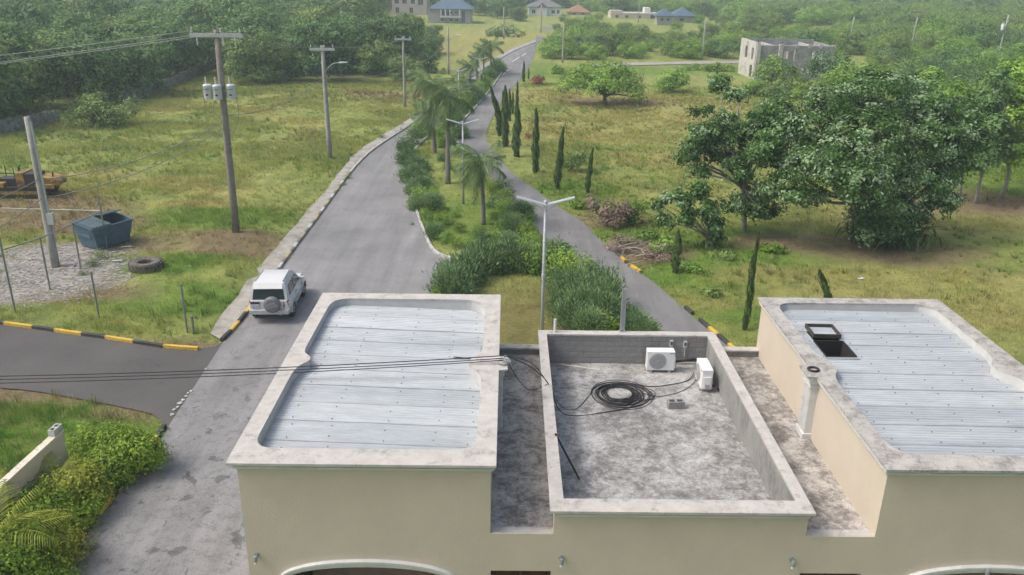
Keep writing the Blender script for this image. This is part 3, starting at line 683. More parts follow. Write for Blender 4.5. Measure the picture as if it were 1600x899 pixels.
# things on the roofs
simple('ac_white', (.74, .75, .75), .45, 0, .04, 3); simple('ac_grey', (.10, .105, .11), .5); simple('ac_mid', (.36, .37, .375), .5); simple('black_rubber', (.022, .022, .024), .6); simple('print_dark', (.08, .08, .09), .6)
def ac_unit(loc, rz, label):
    t = thing('air_conditioner', loc, label, 'air conditioner', 'outdoor air conditioner units on the middle roof', rz)
    W_, D, H_ = .72, .27, .54                          # grille looks along -Y
    mb = MB(); mb.bb(-W_/2, W_/2, -D/2, D/2, .07, .07+H_); o = mb.build('casing', 'ac_white', t)
    bv = o.modifiers.new('edge', 'BEVEL'); bv.width = .015; bv.segments = 2
    mb = MB(); mb.lathe([(.225, 0), (.225, -.012), (.205, -.014)], (-.085, -D/2-.002, .34), 32, axis='Y'); mb.build('fan_ring', 'ac_mid', t)
    mb = MB(); mb.lathe([(.205, 0), (0, -.001)], (-.085, -D/2-.004, .34), 32, axis='Y'); mb.build('fan_opening', 'ac_grey', t)
    mb = MB()
    for k in range(5):
        a = 2*PI*k/5; q = []
        for rr, da in ((.05, -.3), (.19, -.45), (.19, .25), (.05, .3)): q.append((-.085+rr*math.cos(a+da), -D/2-.008-.003*(da > 0), .34+rr*math.sin(a+da)))
        mb.add(q, [(0, 1, 2, 3)])
    mb.build('fan_blades', 'ac_mid', t)
    mb = MB()
    for rr in (.05, .085, .12, .155, .19):
        mb.tube([(-.085+rr*math.cos(2*PI*k/24), -D/2-.018, .34+rr*math.sin(2*PI*k/24)) for k in range(25)], .0035, 4, cap=False)
    for k in range(8):
        a = PI*k/4; mb.beam((-.085+.04*math.cos(a), -D/2-.018, .34+.04*math.sin(a)), (-.085+.21*math.cos(a), -D/2-.018, .34+.21*math.sin(a)), .005)
    mb.lathe([(.045, 0), (.04, -.014), (0, -.015)], (-.085, -D/2-.016, .34), 16, axis='Y'); mb.build('fan_grille', 'ac_mid', t)
    mb = MB()
    for k in range(6): mb.box((.225+.022*k, -D/2-.003, .56), (.015, .004, .022 if k % 2 else .017))
    mb.build('lettering', 'print_dark', t)
    mb = MB(); mb.bb(W_/2, W_/2+.03, -.09, .09, .12, .42); sp = mb.build('valve_cover', 'ac_white', t)
    mb = MB(); mb.bb(W_/2+.03, W_/2+.06, -.05, .06, .13, .24); mb.build('valve_box', 'ac_mid', t)
    for x in (-.24, .24):
        mb = MB(); mb.bb(x-.03, x+.03, -.15, .15, 0, .07); mb.build('foot', 'ac_mid', t)
    return t
ac_unit((4.08, 19.80, ZF), 0, 'white outdoor air conditioner with round fan facing us against the back block wall')
ac_unit((5.06, 18.98, ZF), -PI/2, 'white outdoor air conditioner seen from its end beside the right parapet')
simple('conduit', (.55, .55, .53), .6)
mb = MB(); mb.tube([(4.47, 19.78, 4.38), (4.7, 19.8, 4.40), (4.95, 19.86, 4.42), (5.18, 19.9, 4.38), (5.27, 19.8, 4.25), (5.28, 19.5, 4.12)], .028, 7); mb.tube([(4.47, 19.8, 4.34), (4.8, 19.9, 4.36), (5.1, 19.95, 4.33), (5.24, 19.8, 4.2)], .02, 7)
tag(mb.build('refrigerant_hose', 'black_rubber', None), 'black insulated hose running from the fan unit to the roof corner', 'hose')
mb = MB(); mb.tube([(5.22, 18.66, 4.25), (5.30, 18.6, 4.27), (5.36, 18.55, 4.18)], .028, 7); tag(mb.build('refrigerant_hose', 'black_rubber', None, smooth=True), 'short black hose at the foot of the end on air conditioner', 'hose')
for x, z, lab in ((4.42, 4.72, 'left one of two pale switch boxes on the back block wall'), (4.79, 4.70, 'right one of two pale switch boxes on the back block wall, with a conduit')):
    t = thing('switch_box', (x, 20.195, z), lab, 'switch box', 'switch boxes on the block wall')
    mb = MB(); mb.bb(-.045, .045, -.05, 0, -.09, .09); mb.build('box_body', 'conduit', t)
    mb = MB(); mb.bb(-.03, .03, -.058, -.05, -.03, .06); mb.build('box_lever', 'ac_grey', t)
    mb = MB(); mb.tube([(0, -.025, -.09), (0, -.025, -.09-(.18 if x < 4.6 else .26)), (.0, -.03, -.36)], .013, 6); mb.build('conduit', 'conduit', t)
mb = MB(); mb.tube([(4.5, 19.95, 4.24), (4.8, 19.97, 4.25), (5.1, 19.97, 4.25)], .014, 6); tag(mb.build('conduit_pipe', 'conduit', None), 'thin pale conduit pipe lying below the black hose', 'pipe')
def cblock(loc, rz, label, tilt=0):
    t = thing('concrete_block', loc, label, 'concrete block', None, rz)
    mb = MB(); mb.prism([(-.20, -.09), (.20, -.09), (.20, .09), (-.20, .09)], 0, .19, holes=[[(-.165, -.06), (-.025, -.06), (-.025, .06), (-.165, .06)], [(.025, -.06), (.165, -.06), (.165, .06), (.025, .06)]])
    mb.build('block_body', 'block_light' if 'pale' in label else 'block_grey', t); return t
stained('block_light', (.50, .51, .50), (.25, .27, .26), (.48, .62), 6, 30, .9)
cblock((4.14, 17.82, ZF), .08, 'grey hollow concrete block standing on the middle roof')
# cable coil and cables
mb = MB()
for k in range(26):
    rx = .60-.27*rnd.random(); ph = rnd.random()*6.28; cx, cy = 2.84+.10*(rnd.random()-.5), 18.42+.12*(rnd.random()-.5)
    if k < 4: rx = .66+.12*rnd.random(); cx += .08
    e = .92+.14*rnd.random()
    mb.tube([(cx+rx*math.cos(2*PI*i/40), cy+rx*e*math.sin(2*PI*i/40), ZF+.012+.07*k/26*(.6+.4*math.sin(2*PI*i/40*2+ph))) for i in range(41)], .0075, 5, cap=False)
coil = thing('cable_coil', (2.84, 18.42, ZF), 'coil of black cable lying on the grey middle roof', 'cable')
mb.build('loops', 'black_rubber', coil, smooth=True, world=True)
mb = MB()
mb.tube(spline([(3.1, 18.98, 4.16), (3.7, 18.86, 4.12), (4.3, 19.0, 4.12), (4.75, 19.25, 4.12), (4.95, 19.6, 4.15)], .1), .011, 5)
mb.tube(spline([(3.42, 18.5, 4.13), (3.8, 18.35, 4.115), (4.4, 18.6, 4.115), (4.85, 19.1, 4.12), (4.98, 19.55, 4.14)], .1), .007, 5)
for q in range(3): mb.tube(spline([(3.2, 18.0+.1*q, 4.13), (3.6+.05*q, 18.2, 4.12), (3.75-.1*q, 18.6, 4.12), (3.3, 18.85, 4.14)], .08), .007, 5)
mb.build('trailing_ends', 'black_rubber', coil, smooth=True, world=True)
def sag(a, c, s, n=24):
    a, c = np.array(a, float), np.array(c, float)
    return [a+(c-a)*t+np.array([0, 0, -4*s*t*(1-t)]) for t in np.linspace(0, 1, n)]
ANC = (-.02, 16.55, 6.05)
def cable(name, pts, r, label, mat='black_rubber', group=None, cat='cable'):
    mb = MB(); mb.tube(pts, r, 5); return tag(mb.build(name, mat, None, smooth=True), label, cat, group)
simple('cable_weathered', (.10, .10, .10), .7)
cable('overhead_cable', sag((-26, 13.9, 6.85), ANC, .42, 40), .011, 'uppermost black service cable sagging over the side road to the left roof', 'black_rubber', 'service cables to the roof')
cable('overhead_cable', sag((-26, 13.85, 6.78), (-.02, 16.52, 6.0), .42, 40), .010, 'middle black service cable sagging over the side road to the left roof', 'black_rubber', 'service cables to the roof')
cable('overhead_cable', sag((-26, 13.75, 6.72), (-.05, 16.46, 5.98), .43, 40), .010, 'lowest black service cable sagging over the side road to the left roof', 'black_rubber', 'service cables to the roof')
for k, (mid, end, r, lab) in enumerate((((.5, 16.7, 5.75), (2.3, 18.15, 4.13), .011, 'black cable dropping from the left roof to the near side of the coil'), ((.6, 16.9, 5.7), (2.22, 18.6, 4.14), .009, 'black cable dropping from the left roof to the back of the coil'), ((.3, 16.7, 5.4), (.99, 17.3, 4.97), .008, 'black cable looped over the gully to the middle parapet'))):
    P = [ANC, mid, (1.0, 17.2+.1*k, 4.99), (1.35, 17.25+.2*k, 4.3), (1.75, 17.5+.2*k, 4.12), end] if k != 0 else [ANC, mid, (1.0, 17.35, 4.99), (1.30, 17.15, 4.35), (1.75, 17.35, 4.115), (2.3, 17.5, 4.115), (2.9, 17.7, 4.12), (3.3, 18.0, 4.13)]
    if k == 2: P = [ANC, mid, (.55, 16.95, 5.0), (.8, 17.2, 4.92), end]
    cable('hanging_cable', spline(P, .12), r, lab, 'black_rubber', 'cables hanging over the gully')
t = thing('cable_bracket', (-.02, 16.5, ZL), 'tangled grey wire knot and bracket on the left roof edge', 'bracket')
mb = MB()
for k in range(6):
    mb.tube([(.0+(.05+.018*k)*math.cos(2*PI*i/18), (.07+.02*k)*math.sin(2*PI*i/18), .02+.018*k*(.5+.5*math.sin(i*.7+k))) for i in range(19)], .009, 5, cap=False)
mb.build('wire_knot', 'galv', t, smooth=True)
mb = MB(); mb.tube([(0, 0, 0), (0, 0, .1), (.05, .03, .12)], .012, 6); mb.build('hook', 'galv', t)
t = thing('rubber_ring', (6.72, 16.32, ZL), 'small black rubber ring lying on the right pilaster top', 'rubber ring')
mb = MB(); mb.tube([(.11*math.cos(2*PI*i/24), .10*math.sin(2*PI*i/24), .025) for i in range(25)], .026, 8, cap=False); mb.build('ring', 'black_rubber', t, smooth=True)
mb = MB(); mb.beam((1.49, 20.05, 4.125), (2.50, 19.77, 4.115), .045, .02); simple('stick_pale', (.56, .54, .49), .8); tag(mb.build('timber_lath', 'stick_pale', None), 'pale timber lath lying along the back of the middle roof', 'timber')
mb = MB(); mb.tube([(1.06, 15.07, 4.99), (1.57, 14.72, 4.115)], .022, 8); tag(mb.build('leaning_pole', 'dark_wood', None), 'dark pole leaning from the left parapet onto the middle roof', 'pole')
t = thing('steel_channel', (3.12, 20.40, ZM), 'tall upright galvanised channel standing on the rear parapet of the middle roof', 'channel')
mb = MB(); mb.bb(-.06, -.045, -.03, .03, 0, 1.22).bb(.045, .06, -.03, .03, 0, 1.22).bb(-.045, .045, .015, .03, 0, 1.22); mb.build('channel', 'galv', t)
mb = MB(); mb.bb(-.09, .09, -.06, .06, -.03, .02); mb.build('base_plate', 'galv', t)
t = thing('pipe_stub', (1.32, 20.33, ZM), 'short white pipe stub on the rear parapet corner of the middle roof', 'pipe')
mb = MB(); mb.lathe([(.035, -.02), (.035, .37), (.028, .37), (.028, .34)], (0, 0, 0), 10); mb.build('pipe', 'ac_white', t)

# ------------------------------------------------------------------ foliage
leafmat('leaf_wood', (.028, .076, .028), (.200, .330, .115), None, .6, .35)
leafmat('leaf_olive', (.042, .088, .024), (.270, .380, .120), None, .6, .35)
leafmat('leaf_scrub', (.048, .120, .016), (.310, .490, .095), None, .6, .35)
leafmat('leaf_glossy', (.010, .040, .008), (.088, .192, .038), (.31, .43, .25), .45, .3)
leafmat('leaf_juniper', (.060, .130, .055), (.310, .450, .195), None, .6, .3)
leafmat('leaf_hedge', (.035, .095, .010), (.270, .410, .050), None, .45, .35)
leafmat('leaf_yellow', (.060, .100, .012), (.380, .420, .060), None, .45, .3)
leafmat('leaf_cypress', (.026, .060, .018), (.115, .185, .055), None, .6, .3)
leafmat('leaf_palm', (.036, .078, .026), (.190, .280, .110), None, .45, .35)
leafmat('leaf_areca', (.055, .110, .012), (.330, .370, .050), None, .45, .35)
leafmat('leaf_dry', (.12, .085, .068), (.33, .25, .20))
leafmat('leaf_red', (.070, .070, .028), (.34, .11, .07))
simple('bark', (.13, .115, .095), .95, 0, .3, 5, .5); simple('bark_pale', (.26, .245, .22), .95, 0, .25, 4, .5); simple('palm_bark', (.21, .19, .165), .95, 0, .25, 6, .5)
def leaf_quads(P, Nrm, L, asp, rng, T=None):
    n = len(P); Nrm = unit(Nrm)
    t = rng.normal(size=(n, 3)) if T is None else T
    t = unit(t-Nrm*(t*Nrm).sum(1, keepdims=True)); s = np.cross(Nrm, t)
    L = np.broadcast_to(np.asarray(L), (n,))[:, None]
    return np.stack([P-t*L*.5, P+s*L*.5*asp, P+t*L*.5, P-s*L*.5*asp], 1)
def crown(rng, ells, ncl, nlf, cr, leaf, asp=.55, flat=.65, low=-.35, up=.45, inner=.2, silver=0.0, droop=0.0):
    E = np.array(ells, float); a = (E[:, 3]*E[:, 4]+E[:, 3]*E[:, 5]+E[:, 4]*E[:, 5]); k = rng.choice(len(E), ncl, p=a/a.sum())
    d = unit(rng.normal(size=(ncl*4, 3))); d = d[d[:, 2] > low][:ncl]
    f = np.where(rng.random(ncl) < inner, rng.uniform(.35, .8, ncl), rng.uniform(.82, 1.06, ncl))
    C = E[k, :3]+d*E[k, 3:]*f[:, None]
    tone = rng.normal(.42, .22, ncl); sil = rng.random(ncl) < silver
    rr = cr*rng.uniform(.6, 1.35, ncl)
    off = rng.normal(size=(ncl, nlf, 3))*np.array([1, 1, flat])*.5*rr[:, None, None]
    off[..., 2] -= droop*np.abs(off[..., 0])
    P = (C[:, None]+off).reshape(-1, 3)
    Nr = (d[:, None]*.80+unit(off+1e-6)*.40+rng.normal(size=off.shape)*.34+np.array([0, 0, up])).reshape(-1, 3)
    tn = np.repeat(tone, nlf)+rng.normal(0, .13, ncl*nlf)
    tn = np.where(np.repeat(sil, nlf) & (rng.random(ncl*nlf) < .55), tn+.45, tn)
    L = leaf*rng.uniform(.65, 1.35, ncl*nlf)
    return leaf_quads(P, Nr, L, asp, rng), np.clip(tn, 0, 1.3), C
def limbs(rng, base, top, r, targets, n=6, wob=.12, up=.35):
    mb = MB(); b, t = np.array(base, float), np.array(top, float)
    ln = np.linalg.norm(t-b); pts = [b+(t-b)*k/5+np.array([*rng.normal(0, wob*ln*.12, 2), 0])*(0 < k < 5) for k in range(6)]
    mb.tube(pts, [r*(1.25 if k == 0 else 1-.09*k) for k in range(6)], n+2)
    for T in targets:
        T = np.array(T, float); s = t-(t-b)*rng.uniform(0, .3)
        m1 = s+(T-s)*.45+np.array([*rng.normal(0, .08, 2)*np.linalg.norm(T-s), up*np.linalg.norm(T-s)*.25])
        m2 = s+(T-s)*.75+np.array([*rng.normal(0, .06, 2)*np.linalg.norm(T-s), up*np.linalg.norm(T-s)*.15])
        mb.tube([s, m1, m2, T], [r*.5, r*.36, r*.22, r*.07], n-1)
    return mb
def tree_proto(name, ells, ncl, nlf, cr, leaf, mat, tr=.18, th=None, bark='bark', seed=0, loc=(0, 0, -900), ntw=9, **kw):
    rng = np.random.default_rng(seed); root = thing(name, loc, None, None)
    V, tn, C = crown(rng, ells, ncl, nlf, cr, leaf, **kw)
    quads('crown', V, tn, mat, root)
    zb = min(e[2]-e[5]*.5 for e in ells) if th is None else th
    limbs(rng, (0, 0, -.2), (.05, .05, max(.4, zb)), tr, C[rng.choice(len(C), min(ntw, len(C)), replace=False)]).build('trunk', bark, root, smooth=True)
    return root
USED = set()
def place(proto, loc, rz, sc, label, cat, group):
    if proto.name not in USED:
        USED.add(proto.name); proto.location = tuple(float(c) for c in loc); proto.rotation_euler = (0, 0, rz); proto.scale = sc if hasattr(sc, '__len__') else (sc,)*3
        return tag(proto, label, cat, group)
    o = dup(proto, loc, rz, sc, label, group); o['category'] = cat; return o
# ---- wood and scrub kinds (metres, about 8 m and 5 m tall)
def lobes(rng, n, R, zc, rz, spread, rr):
    L = [(0, 0, zc, R, R, rz)]
    for i in range(n):
        a = 2*PI*i/n+rng.uniform(-.4, .4); q = spread*R*rng.uniform(.7, 1.15); s = rr*R*rng.uniform(.75, 1.25)
        L.append((q*math.cos(a), q*math.sin(a), zc+rng.uniform(-.45, .5)*rz, s, s, s*rng.uniform(.7, .95)))
    return L
WK = []
for i in range(6):
    r = np.random.default_rng(40+i)
    WK.append(tree_proto('wood_tree', lobes(r, 6+i % 3, 2.8, 4.6, 2.5, .95, .58)+[(1.9*math.cos(a_), 1.9*math.sin(a_), 1.9, 1.7, 1.7, 1.6) for a_ in (.3+i, 1.9+i, 3.4+i, 5+i)], 330, 17, .78, .38, 'leaf_wood' if i % 3 else 'leaf_olive',   .2, 2.4, seed=60+i, low=-.7, inner=.12))
SK = []
for i in range(5):
    r = np.random.default_rng(140+i)
    SK.append(tree_proto('scrub_tree', lobes(r, 5+i % 3, 2.5, 2.6, 1.8, .95, .55)+[(1.7*math.cos(a_), 1.7*math.sin(a_), 1.2, 1.4, 1.4, 1.1) for a_ in (.3+i, 2.4+i, 4.4+i)], 260, 18, .62, .31, ('leaf_scrub', 'leaf_scrub', 'leaf_olive', 'leaf_scrub', 'leaf_wood')[i], .13, 1.2, seed=160+i, low=-.7, asp=.4, inner=.12))
# ---- places that trees must leave open : (x0, y0, x1, y1, distance)
KEEP = [(672, 0, 738, 36, 229), (612, 0, 668, 18, 262), (824, 2, 880, 22, 276), (886, 8, 922, 20, 290), (953, 12, 1030, 28, 262), (1022, 14, 1082, 42, 222), (1072, 0, 1118, 15, 285), (1228, 12, 1296, 33, 255), (1322, 16, 1362, 26, 270), (1163, 58, 1298, 92, 118), (826, 42, 858, 53, 240), (1180, 92, 1196, 118, 118), (1150, 32, 1176, 40, 210),
        (830, 60, 842, 98, 150), (840, 92, 1150, 100, 150), (698, 36, 832, 100, 228), (1552, 24, 1580, 100, 146), (1420, 28, 1434, 88, 156), (1322, 26, 1336, 86, 163), (628, 55, 634, 165, 88)]
def blocked(loc, R, Hh):
    d = math.hypot(loc[0], loc[1]); c = proj([loc[0], loc[1], 0]); t = proj([loc[0], loc[1], Hh*.95]); rp = R*.92*FPX/d
    for x0, y0, x1, y1, dd in KEEP:
        if d < dd-1 and c[0]+rp > x0 and c[0]-rp < x1 and t[1] < y1 and c[1] > y0: return True
    for hx0, hx1, hy0, hy1 in FOOT:
        if hx0-1.5 < loc[0] < hx1+1.5 and hy0-1.5 < loc[1] < hy1+1.5: return True
    return False
FOOT = [(-30, -10, 226, 246), (5, 18, 272, 290), (28, 50, 260, 276), (36, 56, 220, 236), (29, 48, 116, 128), (-38, -24, 258, 275)]
WOOD = [(-900, 420), (0, 203), (90, 180), (200, 155), (305, 116), (345, 92), (372, 112), (385, 130), (500, 133), (640, 136), (698, 117), (712, 98), (700, 70), (672, 50), (640, 41), (600, 36), (560, 28), (540, -12), (-900, -12)]
RSC = [(846, 91), (852, 72), (868, 55), (868, 38), (905, 20), (905, -12), (2400, -12), (2400, 420), (1600, 245), (1450, 182), (1310, 143), (1150, 118), (1150, 93)]
MIDF = [(560, 26), (640, 39), (672, 47), (740, 34), (825, 36), (868, 34), (905, 18), (905, -12), (545, -12)]
cand = []
for reg, poly, kinds in (('w', WOOD, WK), ('s', RSC, SK), ('m', MIDF, WK)):
    y = 60.0
    while y < 420:
        stp = {'w': 5.3, 's': 4.3, 'm': 7}[reg]+y*.010
        x = -.75*y-15
        while x < .75*y+15:
            X, Y = x+stp*rnd.uniform(-.42, .42), y+stp*rnd.uniform(-.42, .42); x += stp
            p = proj([X, Y, 0])
            if not inpoly(np.array([p[0]]), np.array([p[1]]), poly)[0]: continue
            if p[0] < -160 or p[0] > 1760: continue
            cand.append((Y, X, reg))
        y += stp*.92
cand.sort()
ncount = {'w': 0, 's': 0, 'm': 0}; spare = []
WLAB = {0: ('olive green tree in the wood behind the left lot', 'trees in the left wood'), 1: ('dark green tree in the wood behind the left lot', 'trees in the left wood')}
SLAB = {'leaf_scrub': 'light green feathery scrub tree beyond the right lot', 'leaf_olive': 'olive scrub tree beyond the right lot', 'leaf_wood': 'dark green scrub tree beyond the right lot'}
MARKS = [(-400, 'at the left edge'), (60, 'beyond the left rubble wall'), (170, 'behind the wide dull green bush'), (260, 'above the long rubble wall'), (350, 'behind the transformer pole'), (440, 'left of the lamp pole'), (520, 'right of the lamp pole'), (600, 'behind the pole with a crossarm'), (665, 'by the plain pole'), (830, 'behind the bend of the road'), (930, 'behind the flat topped tree'), (1010, 'behind the round bush'), (1090, 'left of the block house'), (1190, 'around the block house'), (1300, 'behind the slender pole'), (1390, 'by the middle scrub pole'), (1490, 'left of the rightmost pole'), (1570, 'by the rightmost pole')]
def whereis(p, Y, reg):
    w_ = [t for x, t in MARKS if x <= p[0]][-1]
    r_ = [('nearest', 92), ('second', 108), ('third', 128), ('fourth', 155), ('fifth', 195), ('farthest', 9e9)] if reg == 'w' else [('nearest', 88), ('second', 112), ('third', 135), ('fourth', 160), ('fifth', 195), ('farthest', 9e9)]
    return w_+', '+[n for n, d in r_ if Y < d][0]+' rank'
for Y, X, reg in cand:
    i = rnd.randrange(6 if reg != 's' else 5)
    dens = fbm(np.array([X]), np.array([Y]), 22, 55)[0]
    if reg == 's':
        if dens < .24 and Y < 200: continue
        sc = rnd.uniform(.62, 1.08)*(1.0 if Y < 180 else 1.15); R, Hh = 4.3*sc, 5.7*sc
        if rnd.random() < .12: i, big = 4, 1.35; sc *= big; R *= big; Hh *= big
    else: sc = rnd.uniform(.74, 1.26); R, Hh = 4.2*sc, 7.8*sc
    if reg == 'm' and (dens < .45): continue
    if blocked((X, Y), R, Hh):
        sc *= .5; R *= .5; Hh *= .5
        if blocked((X, Y), R, Hh): continue
    zz = gz(X, Y)-.1
    scl = (sc*rnd.uniform(.9, 1.15), sc*rnd.uniform(.9, 1.15), sc*rnd.uniform(.85, 1.12))
    if ncount[reg] >= {'w': 150, 's': 140, 'm': 10}[reg]: spare.append((X, Y, zz, sc, reg)); continue
    ncount[reg] += 1
    if reg == 's': place(SK[i], (X, Y, zz), rnd.uniform(0, 6.28), scl, SLAB[SK[i].children[0].data.materials[0].name].replace('beyond the right lot', whereis(proj([X, Y, 0]), Y, reg)), 'tree', 'scrub trees beyond the right lot')
    elif reg == 'w':
        l = WLAB[0 if i % 3 == 0 else 1]; place(WK[i], (X, Y, zz), rnd.uniform(0, 6.28), scl, l[0].replace('in the wood behind the left lot', 'of the left wood '+whereis(proj([X, Y, 0]), Y, reg)), 'tree', l[1])
    else: place(WK[i], (X, Y, zz), rnd.uniform(0, 6.28), scl, 'hazy tree standing among the distant houses', 'tree', 'trees among the distant houses')
for i, (px, py, sc_, lab) in enumerate(((860, 91, .80, 'dark green scrub tree hugging the right edge of the road bend'), (866, 80, .72, 'scrub tree behind the one hugging the road bend'), (872, 70, .62, 'small scrub tree near the distant road crossing'), (893, 92, .72, 'light green scrub tree right of the thin pole by the road bend'), (905, 84, .85, 'olive scrub tree behind the thin pole by the road bend'), (930, 93, .70, 'low scrub tree at the left end of the pale track'), (985, 91, .75, 'low scrub tree behind the middle of the pale track'), (1060, 90, .72, 'low scrub tree left of the pole beyond the right lot'), (1125, 90, .8, 'scrub tree between the far pole and the block house'))):
    B = G(px, py); place(SK[(0, 4, 3, 0, 2, 1, 0, 3, 4)[i]], (B[0], B[1], -.1), i*1.3, (sc_, sc_, sc_*.9), lab, 'tree', 'scrub trees beyond the right lot')
# ---- the far wood that reads as one mass : one object that scatters crowns over its points
for k in range(2600):
    Y = rnd.uniform(330, 900); X = rnd.uniform(-.8, .8)*Y
    if abs(X-5) < 0: continue
    spare.append((X, Y, float(hillz(np.array(X), np.array(Y)))-.3, rnd.uniform(.9, 1.5), 'f'))
def scatter(name, pts, proto_mesh_obj, label):
    me = bpy.data.meshes.new(name); me.from_pydata([p[:3] for p in pts], [], [])
    a = me.attributes.new('size', 'FLOAT', 'POINT'); a.data.foreach_set('value', [p[3] for p in pts])
    o = link(name, me, None); tag(o, label, None, None, 'stuff')
    ng = bpy.data.node_groups.new(name, 'GeometryNodeTree')
    ng.interface.new_socket('Geometry', in_out='INPUT', socket_type='NodeSocketGeometry'); ng.interface.new_socket('Geometry', in_out='OUTPUT', socket_type='NodeSocketGeometry')
    gi, go = ng.nodes.new('NodeGroupInput'), ng.nodes.new('NodeGroupOutput')
    ip = ng.nodes.new('GeometryNodeInstanceOnPoints'); ob = ng.nodes.new('GeometryNodeObjectInfo'); ob.inputs['Object'].default_value = proto_mesh_obj; ob.transform_space = 'ORIGINAL'
    rv = ng.nodes.new('FunctionNodeRandomValue'); rv.data_type = 'FLOAT_VECTOR'; rv.inputs[0].default_value = (0, 0, 0); rv.inputs[1].default_value = (.12, .12, 6.28)
    na = ng.nodes.new('GeometryNodeInputNamedAttribute'); na.data_type = 'FLOAT'; na.inputs[0].default_value = 'size'
    ng.links.new(gi.outputs[0], ip.inputs['Points']); ng.links.new(ob.outputs['Geometry'], ip.inputs['Instance'])
    ng.links.new(rv.outputs[0], ip.inputs['Rotation']); ng.links.new(na.outputs[0], ip.inputs['Scale']); ng.links.new(ip.outputs[0], go.inputs[0])
    md = o.modifiers.new('scatter', 'NODES'); md.node_group = ng; return o
sp_s = [p for p in spare if p[4] == 's']; sp_w = [p for p in spare if p[4] != 's']
scatter('distant_scrub', sp_s[::2], SK[0].children[0], 'distant light green scrub on the plain')
scatter('distant_scrub', sp_s[1::2], SK[2].children[0], 'distant olive scrub on the plain')
scatter('distant_wood', sp_w[::3], WK[1].children[0], 'distant hazy dark wood')
scatter('distant_wood', sp_w[1::3], WK[0].children[0], 'distant hazy olive wood')
scatter('distant_wood', sp_w[2::3], WK[4].children[0], 'distant hazy green wood')
# ---- one-off trees surveyed blob by blob : (px, py, radius px, nearer or farther by metres)
def survey_tree(name, base, blobs, ncl, nlf, crpx, leaf, mat, label, tr, th, bark='bark', seed=1, cat='tree', flat=.8, **kw):
    B = G(*base); D = math.hypot(B[1], CH); root = thing(name, (B[0], B[1], gz(B[0], B[1])), label, cat)
    k = D/FPX; E = []
    for px, py, rp, dy in blobs:
        c = PY(px, py, B[1]+dy)-np.array(root.location); E.append((*c, rp*k, rp*k, rp*k*flat))
    rng = np.random.default_rng(seed); V, tn, C = crown(rng, E, ncl, nlf, crpx*k, leaf, **kw)
    quads('crown', V, tn, mat, root)
    top = (E[0][0]*.15, E[0][1]*.15, th); ids = rng.choice(len(C), min(16, len(C)), replace=False)
    limbs(rng, (0, 0, -.2), top, tr, [C[i] for i in ids]+[e[:3] for e in E], up=.2).build('trunk', bark, root, smooth=True)
    return root
survey_tree('broad_leaved_tree', (1385, 380), [(1360, 215, 62, 0), (1300, 165, 42, 1.5), (1370, 150, 48, 2), (1440, 160, 46, 2.5), (1255, 205, 42, 0), (1220, 170, 26, .5), (1450, 215, 50, 1), (1310, 250, 50, -1.5), (1270, 255, 36, -1), (1240, 300, 26, -1.5), (1345, 285, 42, -2.5), (1430, 280, 48, 0), (1470, 315, 24, -.5), (1500, 180, 30, 2.5), (1385, 325, 48, -.5), (1365, 350, 40, -.8), (1490, 255, 26, 1), (1420, 138, 22, 3), (1330, 146, 22, 3), (1435, 345, 16, -.5), (1215, 205, 30, 0), (1195, 238, 24, -.3), (1228, 255, 28, -.5), (1210, 288, 20, -.8), (1262, 300, 26, -1), (1490, 215, 34, 1.5), (1520, 220, 26, 2), (1470, 270, 30, .5)],
            980, 86, 14, .19, 'leaf_glossy', 'large spreading dark green tree with wind turned silvery leaves on the right lot', .26, 1.6, seed=3, low=-.75, silver=.13, inner=.25, asp=.5, up=.5)
survey_tree('broad_leaved_tree', (1165, 362), [(1105, 210, 30, 0), (1085, 225, 18, -.5), (1130, 215, 18, 0), (1150, 250, 22, 0), (1160, 275, 14, -1), (1190, 190, 24, 1), (1175, 215, 20, .5), (1205, 225, 22, 0), (1145, 320, 20, -1), (1185, 325, 22, -1), (1190, 300, 20, 0), (1215, 330, 14, 0), (1125, 130, 18, 4), (1150, 148, 14, 3), (1090, 270, 16, -.5), (1105, 172, 8, 1), (1085, 178, 6, 1), (1075, 245, 18, 0), (1120, 240, 20, .3), (1160, 205, 20, .5), (1135, 185, 16, 1)],
            320, 70, 11, .18, 'leaf_glossy', 'thin open crowned tree with bare forked limbs left of the large silvery tree', .16, 3.2, 'bark_pale', seed=8, low=-.8, silver=.10, inner=.3, asp=.5)
survey_tree('broad_leaved_tree', (1112, 388), [(1112, 350, 18, 0), (1105, 325, 16, 0), (1060, 310, 20, 0), (1035, 318, 14, 0), (1075, 340, 14, -.3), (1115, 372, 14, 0), (1040, 345, 12, -.4), (1090, 300, 14, .3)], 90, 40, 10, .22, 'leaf_glossy', 'low leaning small leaved tree beside the pile of dead branches', .09, .6, 'bark_pale', seed=12, low=-.9, silver=.10, inner=.3)
survey_tree('umbrella_tree', (945, 164), [(940, 128, 28, 0), (905, 128, 26, -.5), (975, 128, 26, .5), (925, 115, 26, 1.5), (955, 113, 26, 1.5), (985, 140, 18, 0), (890, 135, 18, -.5), (945, 140, 24, -3), (992, 152, 10, -1)], 300, 26, 10, .30, 'leaf_scrub', 'broad flat topped green tree standing alone on the right lot', .30, 1.2, seed=21, low=-.35, inner=.1, flat=.62, asp=.45)
survey_tree('round_bush', (1048, 146), [(1048, 128, 19, 0), (1035, 132, 12, 0), (1060, 124, 14, .5), (1050, 118, 13, 1)], 110, 22, 7, .28, 'leaf_scrub', 'round green bush right of the flat topped tree', .1, .5, seed=22, cat='bush', low=-.9)
